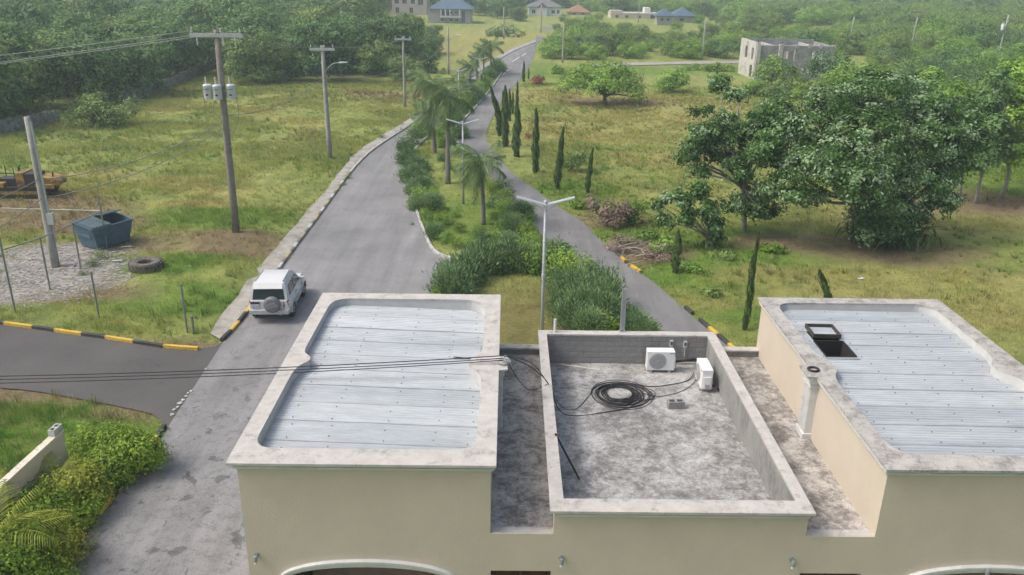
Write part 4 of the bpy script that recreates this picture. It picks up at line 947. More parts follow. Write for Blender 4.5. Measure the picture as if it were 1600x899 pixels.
survey_tree('spreading_bush', (145, 200), [(150, 178, 30, 0), (118, 182, 20, 0), (180, 180, 22, 0), (150, 160, 22, 1.5), (205, 165, 16, 2)], 150, 24, 10, .24, 'leaf_olive', 'wide dull green bush in front of the rubble wall on the left lot', .1, .5, seed=23, cat='bush', low=-.9)
survey_tree('round_bush', (785, 58), [(785, 49, 12, 0), (800, 50, 11, 0), (770, 50, 10, 0), (812, 53, 8, 0)], 60, 18, 5, .42, 'leaf_wood', 'low dark bush alone on the distant yellow field', .1, .4, seed=24, cat='bush', low=-.9)
survey_tree('round_bush', (893, 268), [(893, 252, 15, 0), (905, 244, 9, .4), (880, 256, 9, 0)], 40, 24, 7, .18, 'leaf_olive', 'dull green bush behind the row of cypresses', .05, .3, seed=25, cat='bush', low=-.9)
survey_tree('flowering_bush', (842, 134), [(841, 124, 9, 0), (836, 128, 7, 0)], 24, 22, 5, .22, 'leaf_red', 'red flowering bush beside the far end of the narrow road', .05, .3, seed=26, cat='bush', low=-.9)
survey_tree('flowering_bush', (826, 218), [(826, 213, 5, 0)], 10, 16, 4, .14, 'leaf_red', 'small red flowering bush between two cypresses', .03, .2, seed=27, cat='bush', low=-.9)
survey_tree('dry_bush', (950, 355), [(945, 330, 20, 0), (925, 318, 14, .3), (960, 345, 16, -.3), (975, 330, 14, 0)], 80, 22, 8, .16, 'leaf_dry', 'brownish pink dried out bush beside the narrow road', .05, .3, seed=28, cat='bush', low=-.9)
survey_tree('round_bush', (985, 352), [(985, 330, 14, 0), (1000, 322, 12, .3), (990, 345, 12, -.3)], 50, 24, 7, .15, 'leaf_scrub', 'green bush growing between the dried bush and the branch pile', .05, .3, seed=29, cat='bush', low=-.9)
survey_tree('round_bush', (1040, 395), [(1040, 385, 16, 0), (1025, 388, 10, 0)], 40, 24, 7, .13, 'leaf_scrub', 'low green bush at the foot of the short cypress', .05, .3, seed=30, cat='bush', low=-.9)
survey_tree('round_bush', (1205, 135), [(1205, 112, 24, 0), (1190, 120, 16, 0), (1228, 118, 18, 0), (1212, 98, 14, .5)], 130, 22, 8, .26, 'leaf_scrub', 'bushy green tree in front of the unfinished block house', .12, .8, seed=31, low=-.8)
survey_tree('round_bush', (1285, 140), [(1285, 92, 16, 0), (1270, 105, 15, 0), (1300, 105, 18, 0), (1320, 95, 14, 1), (1290, 120, 18, 0)], 120, 22, 8, .28, 'leaf_glossy', 'green tree overlapping the right end of the unfinished block house', .12, 1.2, seed=32, low=-.8)
for i, (bx, by, bl, lab) in enumerate((((1497), 315, [(1500, 190, 26, 0), (1480, 215, 22, 0), (1520, 215, 26, 1), (1475, 160, 20, 1.5), (1500, 150, 22, 2)], 'tall green tree with a pale bare trunk right of the large silvery tree'),
        (1524, 320, [(1530, 240, 24, 0), (1545, 200, 28, .5), (1520, 255, 16, -.5), (1540, 160, 24, 2), (1560, 130, 22, 3)], 'middle one of the three slender trunked trees at the right edge'),
        (1566, 312, [(1575, 225, 28, 0), (1590, 190, 30, 0), (1560, 250, 18, 0), (1600, 240, 26, 0), (1580, 150, 26, 2), (1610, 150, 30, 2), (1590, 115, 24, 3)], 'rightmost of the three slender trunked trees at the right edge'))):
    survey_tree('slender_tree', (bx, by), bl, 170, 40, 11, .25, ('leaf_scrub', 'leaf_wood', 'leaf_scrub')[i], lab, .14, 2.6, 'bark_pale', seed=41+i, low=-.6)
survey_tree('slender_tree', (1640, 300), [(1640, 200, 40, 0), (1620, 160, 34, 1), (1660, 170, 36, 1), (1610, 120, 30, 3)], 170, 40, 12, .26, 'leaf_scrub', 'bright green tree at the right edge of the photo behind the slender trunks', .14, 2.6, 'bark_pale', seed=47, low=-.6)
for bx, by, bl, k, lab in ((1450, 225, [(1450, 150, 34, 0), (1420, 160, 26, 0), (1480, 165, 28, 0), (1455, 125, 24, 2)], 'leaf_scrub', 'bright green tree behind the right side of the large silvery tree'), (1545, 235, [(1545, 165, 34, 0), (1515, 180, 24, 0), (1575, 175, 28, 0), (1550, 135, 24, 2)], 'leaf_olive', 'olive tree behind the three slender trunked trees'), (1610, 220, [(1605, 150, 36, 0), (1580, 165, 24, 0), (1610, 115, 28, 2)], 'leaf_scrub', 'light green tree at the right edge above the slender trunked trees'), (1330, 160, [(1330, 120, 26, 0), (1305, 128, 20, 0), (1360, 122, 24, 0)], 'leaf_scrub', 'green tree peeping over the top of the large silvery tree')):
    survey_tree('dense_tree', (bx, by), bl, 190, 34, 11, .26, k, lab, .15, 1.0, seed=bx, low=-.8)
for bx, by, bl, lab in ((1120, 112, [(1120, 106, 9, 0), (1105, 108, 7, 0), (1138, 107, 8, 0)], 'low tangled bush at the far edge of the right lot, left of the block house'), (1085, 110, [(1085, 106, 6, 0), (1072, 107, 5, 0)], 'small tangled bush right of the round bush'), (868, 116, [(868, 110, 7, 0), (878, 112, 6, 0)], 'low bush just left of the flat topped tree')):
    survey_tree('round_bush', (bx, by), bl, 60, 22, 5, .26, 'leaf_scrub', lab, .06, .3, seed=bx, cat='bush', low=-.9)
for i, (bx, by, r_, lab) in enumerate(((1178, 150, 15, 'bush left of the row in front of the block house'), (1222, 153, 17, 'broad bush below the block house doorway'), (1262, 156, 16, 'bush right of the block house doorway bush'), (1300, 160, 17, 'bush below the right end of the block house'), (1345, 166, 16, 'bush behind the top of the large silvery tree'), (1245, 138, 12, 'small bush against the foot of the block house'))):
    survey_tree('round_bush', (bx, by), [(bx, by-r_*.8, r_, 0), (bx-r_*.9, by-r_*.5, r_*.7, 0), (bx+r_*.9, by-r_*.6, r_*.75, .4)], 90, 24, 7, .25, ('leaf_scrub', 'leaf_olive')[i % 2], lab, .07, .3, seed=bx, cat='bush', low=-.9)
# long hanging leaves of the vine like plant under the large tree
def strap_clump(name, base, n, L, label, mat, cat, seed, spread=.5, wd=.05):
    B = G(*base); root = thing(name, (B[0], B[1], gz(B[0], B[1])), label, cat); rng = np.random.default_rng(seed)
    V = []; tn = []
    for k in range(n):
        a = rng.uniform(0, 2*PI); l = L*rng.uniform(.6, 1.2); o = np.array([rng.normal(0, spread), rng.normal(0, spread), .05]); d = np.array([math.cos(a), math.sin(a), 0]); s = np.array([-d[1], d[0], 0])*wd
        P = [o+d*l*t*.6+np.array([0, 0, l*(1.35*t-1.25*t*t)]) for t in (0, .35, .7, 1)]; ws = (.6, 1, .8, .05); tt = rng.normal(.45, .15)
        for q in range(3): V.append([P[q]-s*ws[q], P[q]+s*ws[q], P[q+1]+s*ws[q+1], P[q+1]-s*ws[q+1]]); tn.append(tt)
    quads('leaves', np.array(V), np.array(tn), mat, root); return root
strap_clump('strap_leaf_plant', (1378, 378), 420, 2.3, 'clump of long dark strap leaves under the large silvery tree', 'leaf_cypress', 'plant', 51, .75, .07)
for i, (bx, by, r_, lab) in enumerate(((1080, 425, 11, 'low green weeds behind the short thick cypress'), (1130, 405, 13, 'low green bush below the thin open crowned tree'), (1205, 395, 13, 'low green bush left of the strap leaf clump'), (1010, 372, 11, 'green regrowth poking out of the branch pile'), (1110, 462, 9, 'low weeds by the road behind the middle roof'), (905, 325, 8, 'weeds at the edge of the narrow road before the dried bush'))):
    survey_tree('low_bush', (bx, by), [(bx, by-r_*.5, r_, 0), (bx-r_*.9, by-r_*.4, r_*.7, .2), (bx+r_*.9, by-r_*.4, r_*.7, -.2)], 60, 22, 6, .12, ('leaf_scrub', 'leaf_olive', 'leaf_hedge')[i % 3], lab, .03, .15, seed=bx, cat='bush', low=-.9, flat=.6)
# ---- cypresses
def cypress_proto(seed, lean=0.0, vine=False):
    rng = np.random.default_rng(seed); root = thing('cypress', (0, 0, -900), None, None); n = 2600 if not vine else 1300
    t = rng.random(n)**.85; r = (.155*np.sin(np.clip(t*PI*.93+.22, 0, PI))**.6*(1-.55*t)+.015)*rng.uniform(.55, 1.12, n); a = rng.uniform(0, 2*PI, n)
    r *= 1+.25*np.sin(t*23+a*2+seed)
    P = np.stack([r*np.cos(a)+lean*t**2+.02*np.sin(t*9+seed), r*np.sin(a)+.02*np.cos(t*7+seed), t], 1)
    Nn = np.stack([np.cos(a), np.sin(a), rng.normal(.3, .4, n)], 1)+rng.normal(0, .3, (n, 3)); T = np.stack([np.cos(a)*.25, np.sin(a)*.25, np.ones(n)], 1)+rng.normal(0, .35, (n, 3))
    V = leaf_quads(P*np.array([1, 1, 1]), Nn, .075*rng.uniform(.6, 1.3, n), .42, rng, T)
    quads('foliage', V, np.clip(rng.normal(.42, .2, n)+.25*np.sin(t*31+a*3), 0, 1), 'leaf_cypress', root)
    mb = MB(); mb.tube([(lean*k*k/25, 0, -.03+k*.19) for k in range(6)], [.03, .026, .022, .018, .012, .005], 6); mb.build('trunk', 'bark', root); return root
CY = [cypress_proto(1), cypress_proto(2), cypress_proto(3, .18), cypress_proto(4, -.42), cypress_proto(5, .05, True), cypress_proto(6, -.85)]
for (bx, by), (tx, ty), k, wd, lab in (((818, 128), (817, 95), 0, .9, 'cypress at the far end of the row, nearest the top of the narrow road'), ((826, 124), (825, 106), 1, 1.0, 'shortest far cypress in front of the red flowering bush'), ((808, 168), (810, 128), 0, .8, 'slim cypress just right of the far road edge, before the long red bush gap'),
        ((781, 213), (776, 138), 3, .9, 'curved leaning cypress bending over the narrow road'), ((786, 208), (786, 144), 1, .8, 'cypress close behind the curved leaning one'), ((789, 230), (793, 136), 0, .8, 'tall cypress in the clump beside the curved leaning one'), ((796, 190), (797, 140), 1, .8, 'thin cypress at the back of the clump by the road'), ((801, 180), (801, 145), 0, .8, 'smallest cypress at the back of the clump by the road'),
        ((807, 246), (809, 158), 1, .95, 'dense tall cypress first to the right of the clump'), ((836, 271), (843, 172), 0, .75, 'tall straight cypress in the middle of the row'), ((871, 296), (888, 200), 2, .75, 'ragged cypress leaning right in front of the dull green bush'), ((918, 304), (930, 233), 2, .8, 'slim leaning cypress at the near end of the row'),
        ((1055, 427), (1051, 360), 1, 1.25, 'short thick dark cypress beside the dead branches'), ((1164, 516), (1153, 366), 4, .50, 'thin ragged vine covered column close behind the right roof'), ((1300, 560), (1296, 424), 5, .7, 'leaning cypress tip showing behind the right roof')):
    B = G(bx, by); h = topz(B, tx, ty); place(CY[k], (B[0], B[1], gz(B[0], B[1])), rnd.uniform(-.5, .5) if k not in (2, 3, 5) else (0 if bx < 1000 else .2), (h*wd*.53, h*wd*.53, h), lab, 'cypress', 'cypresses along the right lot')
# ---- shrubs of the median
def shrub_proto(name, mat, seed, n=70, m=24, leaf=.11, cr=.38, spiky=False, asp=.5):
    rng = np.random.default_rng(seed); root = thing(name, (0, 0, -900), None, None)
    E = [(0, 0, .55, .72, .72, .6)]+[(.5*math.cos(a), .5*math.sin(a), .5+rng.uniform(-.15, .25), .42, .42, .42) for a in rng.uniform(0, 6.28, 5)]
    if not spiky: V, tn, C = crown(rng, E, n, m, cr, leaf, asp=asp, low=-.9, inner=.15)
    else:
        V, tn, C = crown(rng, E, n, m, cr*1.1, leaf, low=-.9, inner=.2); c = V.mean(1); N_ = len(c)
        d = unit(c-np.array([0, 0, -.15])+rng.normal(0, .30, c.shape)+np.array([0, 0, .25])); side = unit(np.cross(d, rng.normal(size=c.shape)))
        L = leaf*1.35*rng.uniform(.6, 1.4, N_)[:, None]; wq = leaf*.24
        V = np.stack([c-side*wq, c+side*wq, c+d*L+side*wq*.4, c+d*L-side*wq*.4], 1)
    quads('foliage', V, tn, mat, root)
    limbs(rng, (0, 0, -.1), (0, 0, .2), .05, C[:7], 5).build('stems', 'bark', root); return root
SH = {'j': [shrub_proto('spiky_shrub', 'leaf_juniper', 71+i, 100, 44, .105, .40, True) for i in range(3)], 'g': [shrub_proto('green_shrub', 'leaf_scrub', 75+i, 70, 24, .11) for i in range(2)], 'y': [shrub_proto('bright_shrub', 'leaf_hedge', 78+i, 60, 24, .10) for i in range(2)], 'd': [shrub_proto('dark_shrub', 'leaf_wood', 81+i, 70, 24, .11) for i in range(2)]}
SHL = {'j': ('grey green feathery shrub', 'feathery shrubs of the median'), 'g': ('rounded green shrub', 'green shrubs of the median'), 'y': ('bright yellow green shrub', 'bright shrubs of the median'), 'd': ('dark green shrub', 'dark shrubs of the median')}
def shrub(px, py, rp, k, where, hs=1.0):
    if where.endswith('left edge of the median') and 'row' in where: where = ('far part' if py < 225 else 'middle part' if py < 280 else 'near part')+' of the row on the median\'s left edge'
    B = G(px, py+.62*rp); D = math.hypot(B[1], CH); R = rp*D/FPX*1.30
    l, g = SHL[k]
    place(rnd.choice(SH[k]), (B[0], B[1], max(gz(B[0], B[1]), -.03)), rnd.uniform(0, 6.28), (R, R, R*1.05*hs), l+' '+where, 'shrub', g+' '+where)
for q in ((640, 215, 17, 'd'), (655, 204, 15, 'g'), (690, 210, 17, 'g'), (672, 200, 16, 'd'), (634, 232, 10, 'j'), (635, 249, 13, 'j'), (650, 243, 9, 'y'), (656, 260, 13, 'j'), (644, 276, 16, 'j'), (660, 287, 13, 'j'), (648, 296, 11, 'j'), (659, 304, 15, 'g'), (653, 320, 12, 'j'), (673, 319, 15, 'j'), (664, 337, 14, 'y'), (677, 347, 14, 'g'), (682, 363, 13, 'j'), (697, 372, 12, 'g'), (640, 262, 10, 'j'), (631, 270, 8, 'd')): shrub(*q, 'in the row along the left edge of the median')
for q in ((714, 379, 13, 'y'), (734, 381, 13, 'g'), (755, 376, 13, 'j'), (775, 373, 14, 'g'), (795, 380, 14, 'j'), (816, 384, 13, 'g')): shrub(*q, 'across the near end of the median')
for q in ((822, 360, 17, 'y'), (803, 352, 16, 'j'), (826, 340, 12, 'g'), (813, 331, 16, 'j'), (792, 325, 17, 'g'), (776, 316, 15, 'd'), (790, 305, 12, 'y'), (787, 291, 14, 'd'), (770, 295, 13, 'y'), (832, 372, 12, 'g'), (800, 340, 12, 'y')): shrub(*q, 'in the row along the right edge of the median')
for q in ((700, 345, 10, 'g'), (718, 360, 11, 'y'), (690, 335, 9, 'y'), (740, 366, 11, 'g'), (678, 300, 9, 'g'), (668, 275, 9, 'y'), (760, 362, 10, 'y'), (784, 352, 11, 'g'), (770, 335, 10, 'y'), (712, 335, 8, 'g')): shrub(*q, 'inside the median lawn')
for q in ((692, 247, 9, 'd'), (700, 262, 8, 'd'), (702, 222, 13, 'd'), (716, 208, 12, 'j'), (688, 225, 10, 'g')): shrub(*q, 'among the palm trunks of the median')
for i in range(26):
    t = i/25; px, py = 706+(784-706)*t, 190+(108-190)*t; shrub(px-3+rnd.uniform(-5, 5)*(1-t*.5), py-5+rnd.uniform(-4, 4), 12-5.5*t+rnd.uniform(-1, 2), rnd.choice('jgdg'), 'in the far hedge of the median', 1.1)
for i in range(8):
    t = i/7; shrub(690+(745-690)*t, 172-42*t, 9-3*t, rnd.choice('gd'), 'along the far left edge of the median')
for q in ((700, 442, 26, 1.0), (725, 424, 26, 1), (712, 452, 20, .9), (750, 414, 26, 1.1), (778, 408, 26, 1.1), (806, 408, 26, 1.1), (832, 408, 26, 1.1), (858, 410, 26, 1.1), (880, 418, 28, 1.2), (900, 430, 28, 1.3), (918, 446, 28, 1.3), (936, 462, 28, 1.3), (898, 455, 26, 1.1), (915, 475, 26, 1.1), (945, 485, 26, 1.1), (895, 490, 26, .9), (870, 440, 22, 1), (880, 470, 20, .9), (920, 505, 24, .9), (980, 500, 22, .9), (1000, 512, 20, .9), (690, 460, 18, .8), (1015, 522, 16, .8)): shrub(q[0], q[1], q[2], 'jjgjjdjyj'[(q[0]+q[1]) % 9], 'of the lawn hedge, '+('at its left end by the road' if q[0] < 730 else 'behind the lawn left of the near lamp' if q[0] < 845 else 'just right of the near lamp' if q[0] < 905 else 'at its right side by the narrow road' if q[0] < 950 else 'at its near right end by the parapet'), q[3])
for q in ((945, 506, 22), (960, 515, 18), (1022, 525, 12), (990, 522, 14)): shrub(*q, 'y', 'close behind the rear parapet')
# ---- palms : every frond an object of its own
def frond(seed, L=2.0, droop=1.0, pairs=36, lw=.019, ll=.44, hang=.8):
    rng = np.random.default_rng(seed); V = []; tn = []
    def pt(t): return np.array([L*t*(1-.12*droop*t), 0, L*(.42*t-.62*droop*t*t)])
    for i in range(pairs):
        t = .14+.86*i/(pairs-1); p = pt(t); tg = unit(pt(min(1, t+.02))-pt(t-.02)); l = ll*math.sin(PI*min(1, .18+.78*t))*rng.uniform(.85, 1.1)
        for s in (-1, 1):
            d = unit(tg*.55+np.array([0, s, 0])*.85+np.array([0, 0, -hang*rng.uniform(.5, 1.0)])); q = unit(np.cross(d, [0, 0, 1]))*lw*.5
            m = p+d*l*.5+np.array([0, 0, .04]); e = p+d*l+np.array([0, 0, -.10*hang]); tt = rng.normal(.45, .16)
            V += [[p-q*.6, p+q*.6, m+q, m-q], [m-q, m+q, e+q*.1, e-q*.1]]; tn += [tt, tt]
    for i in range(8):
        a, b_ = pt(i/8), pt((i+1)/8); s = np.array([0, .022*(1-i/9), 0]); V.append([a-s, a+s, b_+s, b_-s]); tn.append(.75)
    return np.array(V), np.array(tn)
FM = {}
def frond_mesh(key, mat, **kw):
    if (key, mat) not in FM:
        V, tn = frond(key, **kw); o = quads('frond', V, tn, mat); me = o.data; bpy.data.objects.remove(o); FM[key, mat] = me
    return FM[key, mat]
def palm(base, crownpx, label, nf=15, L=1.9, mat='leaf_palm', tr=.14, wind=(-.5, .2), seed=0, cat='palm', group=None, kw=None):
    B = G(*base); h = topz(B, *crownpx); zb = gz(B[0], B[1]); root = thing('palm_tree', (B[0], B[1], zb), label, cat, group); r = random.Random(seed)
    mb = MB(); dx = .12*r.uniform(-1, 1); pts = [(dx*(k/8)**2, 0, -.1+h*k/8) for k in range(9)]; mb.tube(pts, [tr*(1.2-.5*k/8+.08*(k == 0)) for k in range(9)], 9)
    for k in range(1, 20): z = h*k/20; mb.lathe([(tr*(1.2-.5*k/20)+.002, z), (tr*(1.2-.5*k/20)+.010, z+.012), (tr*(1.2-.5*k/20)+.002, z+.03)], (dx*(k/20)**2, 0, 0), 9)
    mb.build('trunk', 'palm_bark', root, smooth=True)
    mb = MB(); mb.lathe([(tr*.75, h-.1), (tr*.95, h+.1), (tr*.6, h+.5), (tr*.3, h+.75)], (dx, 0, 0), 8); mb.build('crown_shaft', 'leaf_shaft', root, smooth=True)
    for k in range(nf):
        a = 2*PI*k*.382+r.uniform(-.2, .2); el = .95-1.55*k/nf
        v = Vector((math.cos(a)+wind[0]*.8, math.sin(a)+wind[1]*.8, 0)); a = math.atan2(v.y, v.x)
        me = frond_mesh(200+k % 4, mat, **({'L': 1.0, 'droop': .6+.35*(k % 4), **(kw or {})}))
        o = bpy.data.objects.new('frond', me); COL.objects.link(o); o.parent = root
        o.location = (dx, 0, h+.45); o.rotation_euler = (r.uniform(-.3, .3), -el*.9, a); s = L*r.uniform(.8, 1.15); o.scale = (s, s, s)
    return root
simple('leaf_shaft', (.11, .16, .06), .5)
palm((755, 352), (752, 272), 'nearest palm of the median with wind blown drooping fronds', 16, 2.05, tr=.13, seed=1, wind=(-.55, .1), group='palms of the median')
palm((700, 288), (694, 165), 'tall palm of the median behind the street lamp', 16, 2.3, tr=.16, seed=2, wind=(-.3, .2), group='palms of the median')
palm((679, 240), (672, 188), 'short stout palm of the median with a wide low crown', 16, 2.1, tr=.16, seed=3, wind=(-.3, .2), group='palms of the median')
palm((676, 208), (672, 140), 'palm standing behind the short stout palm on the median', 16, 2.3, tr=.15, seed=4, wind=(-.3, .2), group='palms of the median')
palm((724, 160), (724, 132), 'small dark palm at the middle of the far hedge', 12, 1.6, tr=.12, seed=5, group='palms of the median')
palm((734, 140), (734, 112), 'palm in the far half of the median left of the third lamp', 14, 1.9, tr=.12, seed=6, group='palms of the median')
palm((767, 116), (763, 76), 'tallest palm at the far end of the median', 16, 2.1, tr=.12, seed=7, group='palms of the median')
palm((756, 120), (752, 86), 'palm at the far end of the median, left of the tallest one', 14, 1.9, tr=.12, seed=8, group='palms of the median')
palm((745, 128), (744, 98), 'palm at the far end of the median, behind the fourth lamp', 12, 1.6, tr=.12, seed=9, group='palms of the median')
palm((700, 175), (703, 150), 'young palm close to the far left edge of the median', 12, 1.6, tr=.12, seed=10, group='palms of the median')
# ---- hedge, areca palms and boundary wall in the near left corner
HG = [shrub_proto('hedge_bush', 'leaf_hedge', 91+i, 190, 34, .085, .30, asp=.6) for i in range(3)]
YG = shrub_proto('hedge_bush', 'leaf_yellow', 95, 150, 30, .10, .34, asp=.4)
for i, (px, py, rp, z, lab) in enumerate(((212, 712, 46, 1, 'far end of the bright green hedge, nearest the side road'), (165, 705, 44, 1, 'hedge bush with yellow tips in front of the boundary wall end'), (180, 745, 44, .9, 'hedge bush leaning over the road kerb below the far end bush'), (120, 770, 50, 1, 'hedge bush behind the first yellow kerb stone'), (140, 800, 40, .8, 'low hedge bush between two yellow kerb stones'), (85, 815, 54, 1, 'hedge bush in the middle of the near hedge'), (55, 860, 56, 1, 'large hedge bush in the bottom left corner'), (105, 858, 44, .8, 'low hedge bush beside the lowest yellow kerb stone'), (20, 910, 56, 1, 'hedge bush cut by the bottom edge of the photo'), (40, 790, 44, .9, 'hedge bush between the two yellow palms'), (80, 905, 46, .8, 'hedge bush at the bottom of the photo near the road'))):
    B = G(px-(16 if lab.startswith('low') or 'over the road' in lab else 8 if py > 720 else 2), py+.5*rp); D = math.hypot(B[1], CH); R = rp*D/FPX*1.12
    place((HG+[YG])[i % 4], (B[0], B[1], 0), rnd.uniform(0, 6.28), (R, R, R*1.15*z), lab, 'hedge bush', 'bushes of the near hedge')
akw = {'pairs': 24, 'lw': .013, 'll': .34, 'hang': .45}
palm((100, 790), (100, 775), 'yellow green palm with a dry frond in front of the boundary wall', 13, 1.25, 'leaf_areca', .06, (0, 0), 21, kw=akw)
palm((8, 900), (5, 868), 'large yellow green palm cut by the left edge of the photo', 14, 1.7, 'leaf_areca', .07, (.3, .3), 22, kw=akw)
palm((-12, 815), (-14, 795), 'pale green palm frond tuft at the end of the boundary wall', 10, 1.2, 'leaf_areca', .06, (.2, 0), 23, kw=akw)
stained('cream_top', (.62, .58, .47), (.35, .32, .25), (.5, .66), 2, 16, .85)
t = thing('boundary_wall', (-12.6, 20.7, 0), 'cream rendered boundary wall sloping out of the left corner', 'wall')
mb = MB(); mb.beam((0, 0, .74), (-.35, -5.2, .74), .17, 1.56); mb.build('wall_body', 'cream_wall', t)
mb = MB(); mb.beam((0, .03, 1.55), (-.35, -5.2, 1.55), .21, .06); mb.build('wall_top', 'cream_top', t)
cblock((-12.62, 20.52, 1.582), 1.50, 'pale hollow concrete block lying on the end of the cream boundary wall')

# ------------------------------------------------------------------ poles and street lamps
simple('pole_wood', (.235, .215, .188), .95, 0, .25, 3, .4); simple('pole_grey', (.33, .325, .31), .9, 0, .2, 3, .3); simple('steel_pale', (.46, .49, .50), .5, .3); simple('lamp_panel', (.62, .64, .65), .35); simple('porcelain', (.50, .50, .48), .4); simple('can_grey', (.56, .61, .64), .45, 0, .06, 4); simple('wire', (.20, .20, .20), .6); simple('wire_pale', (.42, .43, .43), .6)
def upole(base, top, label, mat='pole_wood', r=.19, arm=0, arm_mat='steel_pale', lean=None, group=None, lamp=0, cat='utility pole', insul=True):
    B = G(*base); z0 = gz(B[0], B[1]); h = topz(B, *top); root = thing('utility_pole', (B[0], B[1], z0), label, cat, group)
    lx, ly = lean or (0, 0)
    mb = MB(); mb.tube([(lx*k/4, ly*k/4, -.2+(h+.2)*k/4) for k in range(5)], [r*(1-.08*k) for k in range(5)], 10); mb.build('pole', mat, root, smooth=True)
    if arm:
        mb = MB(); mb.beam((lx-arm, ly-.12, h-.25), (lx+arm, ly-.12, h-.25), .14, .18); mb.build('crossarm', arm_mat, root)
        if insul:
            for x in (-arm+.1, arm*.18, arm-.12):
                mb = MB(); mb.lathe([(.02, 0), (.02, .08), (.055, .10), (.035, .16), (.05, .20), (.025, .26)], (lx+x, ly-.12, h-.18), 8); mb.build('insulator', 'porcelain', root)
    if lamp:
        zt = h*lamp; mb = MB(); mb.tube(spline([(lx, 0, zt-.35), (lx+.35, -.02, zt+.1), (lx+.75, -.03, zt+.42), (lx+1.25, -.04, zt+.5)], .15), .03, 6); a_ = mb.build('lamp_arm', 'steel_pale', root, smooth=True)
        mb = MB(); mb.loft([[(lx+1.15, -.04+y*w_, zt+.5+z*h_) for y, z in ((-1, -.6), (1, -.6), (1, .6), (0, 1), (-1, .6))] for w_, h_ in ((.05, .05),)]+[[(lx+1.35, -.04+y*.12, zt+.5+z*.07) for y, z in ((-1, -.6), (1, -.6), (1, .6), (0, 1), (-1, .6))], [(lx+1.8, -.04+y*.10, zt+.52+z*.04) for y, z in ((-1, -.6), (1, -.6), (1, .6), (0, 1), (-1, .6))]]); mb.build('lamp_head', 'lamp_panel', a_)
    return root, h, B
tp, th, TB = upole((370, 372), (343, 58), 'tall brown wooden pole carrying three grey transformer cans', 'pole_wood', .22, 1.32, lean=(.12, 0), group='utility poles on the left lot')
zt = topz(TB, 350, 164)
for i, (x, y) in enumerate(((-.55, -.30), (-.02, -.42), (.62, -.22))):
    mb = MB(); mb.lathe([(.0, 0), (.20, .0), (.215, .03), (.215, .62), (.23, .64), (.23, .68), (.19, .73), (0, .75)], (x, y, zt), 18)
    c = mb.build('transformer', 'can_grey', tp, angle=40)
    mb = MB(); mb.lathe([(.03, .72), (.05, .80), (.03, .85), (.05, .92), (.03, .97), (.045, 1.03), (.02, 1.12)], (x-.06, y, zt), 8); mb.build('bushing', 'porcelain', c)
    mb = MB()
    for k in range(3): mb.lathe([(.025, 0), (.02, .05)], (x-.1+.1*k, -(y-.225) if False else 0, zt+.5), 6, axis='Y'); 
    mb.v = [(a, y-.215-(b_), d) for a, b_, d in mb.v]; mb.build('terminals', 'black_rubber', c)
    mb = MB(); mb.bb(x-.06, x+.06, y-.222, y-.214, zt+.18, zt+.26); mb.build('number_plate', 'black_rubber', c)
mb = MB(); mb.beam((-.6, -.08, zt+.35), (.65, -.08, zt+.35), .08, .1); mb.build('can_bracket', 'pole_grey', tp)
mb = MB()
for x0, p in ((-.78, [(-.78, -.3, zt+.1), (-.80, -.3, zt-.7), (-.78, -.25, zt-1.5), (-.3, -.1, zt-1.9), (.05, -.18, zt-2.1)]), (.84, [(.84, -.2, zt+.1), (.88, -.25, zt-.8), (.6, -.25, zt-1.6), (.2, -.18, zt-1.95), (.05, -.18, zt-2.1)]), (.3, [(.3, -.4, zt+.05), (.15, -.3, zt-.9), (.45, -.3, zt-1.4), (.1, -.18, zt-2.0)]), (0, [(-.2, -.4, zt+.0), (-.35, -.35, zt-.6), (.0, -.2, zt-1.3), (.02, -.18, zt-3.4)])):
    mb.tube(spline(p, .2), .014, 5)
mb.build('drop_wires', 'wire', tp)
mb = MB()
for x in (-.95, .35, .95):
    mb.lathe([(.03, 0), (.045, .1), (.03, .2), (.045, .3), (.02, .38)], (x+.12, -.2, th-.75), 8)
mb.build('cutout_fuses', 'porcelain', tp)
p1, h1, B1 = upole((88, 420), (43, 186), 'short wooden pole with a pale conduit beside the dumpster', 'pole_grey', .20, group='utility poles on the left lot')
mb = MB(); mb.tube([(.20, -.08, 2.6), (.17, -.06, h1*.97)], .05, 7); mb.build('conduit_riser', 'steel_pale', p1)
mb = MB(); mb.bb(.12, .42, -.22, -.04, 2.2, 2.75); mb.build('meter_box', 'steel_pale', p1)
mb = MB(); mb.tube([(.28, -.1, 2.2), (.30, -.1, 1.3)], .04, 6); mb.build('conduit_lower', 'pole_grey', p1)
p3, h3, B3 = upole((516, 249), (505, 72), 'grey pole with crossarm and a street lamp on the left lot', 'pole_grey', .20, .92, lean=(-.05, 0), lamp=.80, group='utility poles on the left lot')
p4, h4, B4 = upole((633, 168), (630, 58), 'grey pole with a crossarm in front of the wood', 'pole_grey', .16, .86, group='utility poles on the left lot')
p5, h5, B5 = upole((701, 117), (697, 43), 'plain grey pole with a street lamp at the corner of the wood', 'pole_grey', .16, lamp=.76, group='utility poles on the left lot')
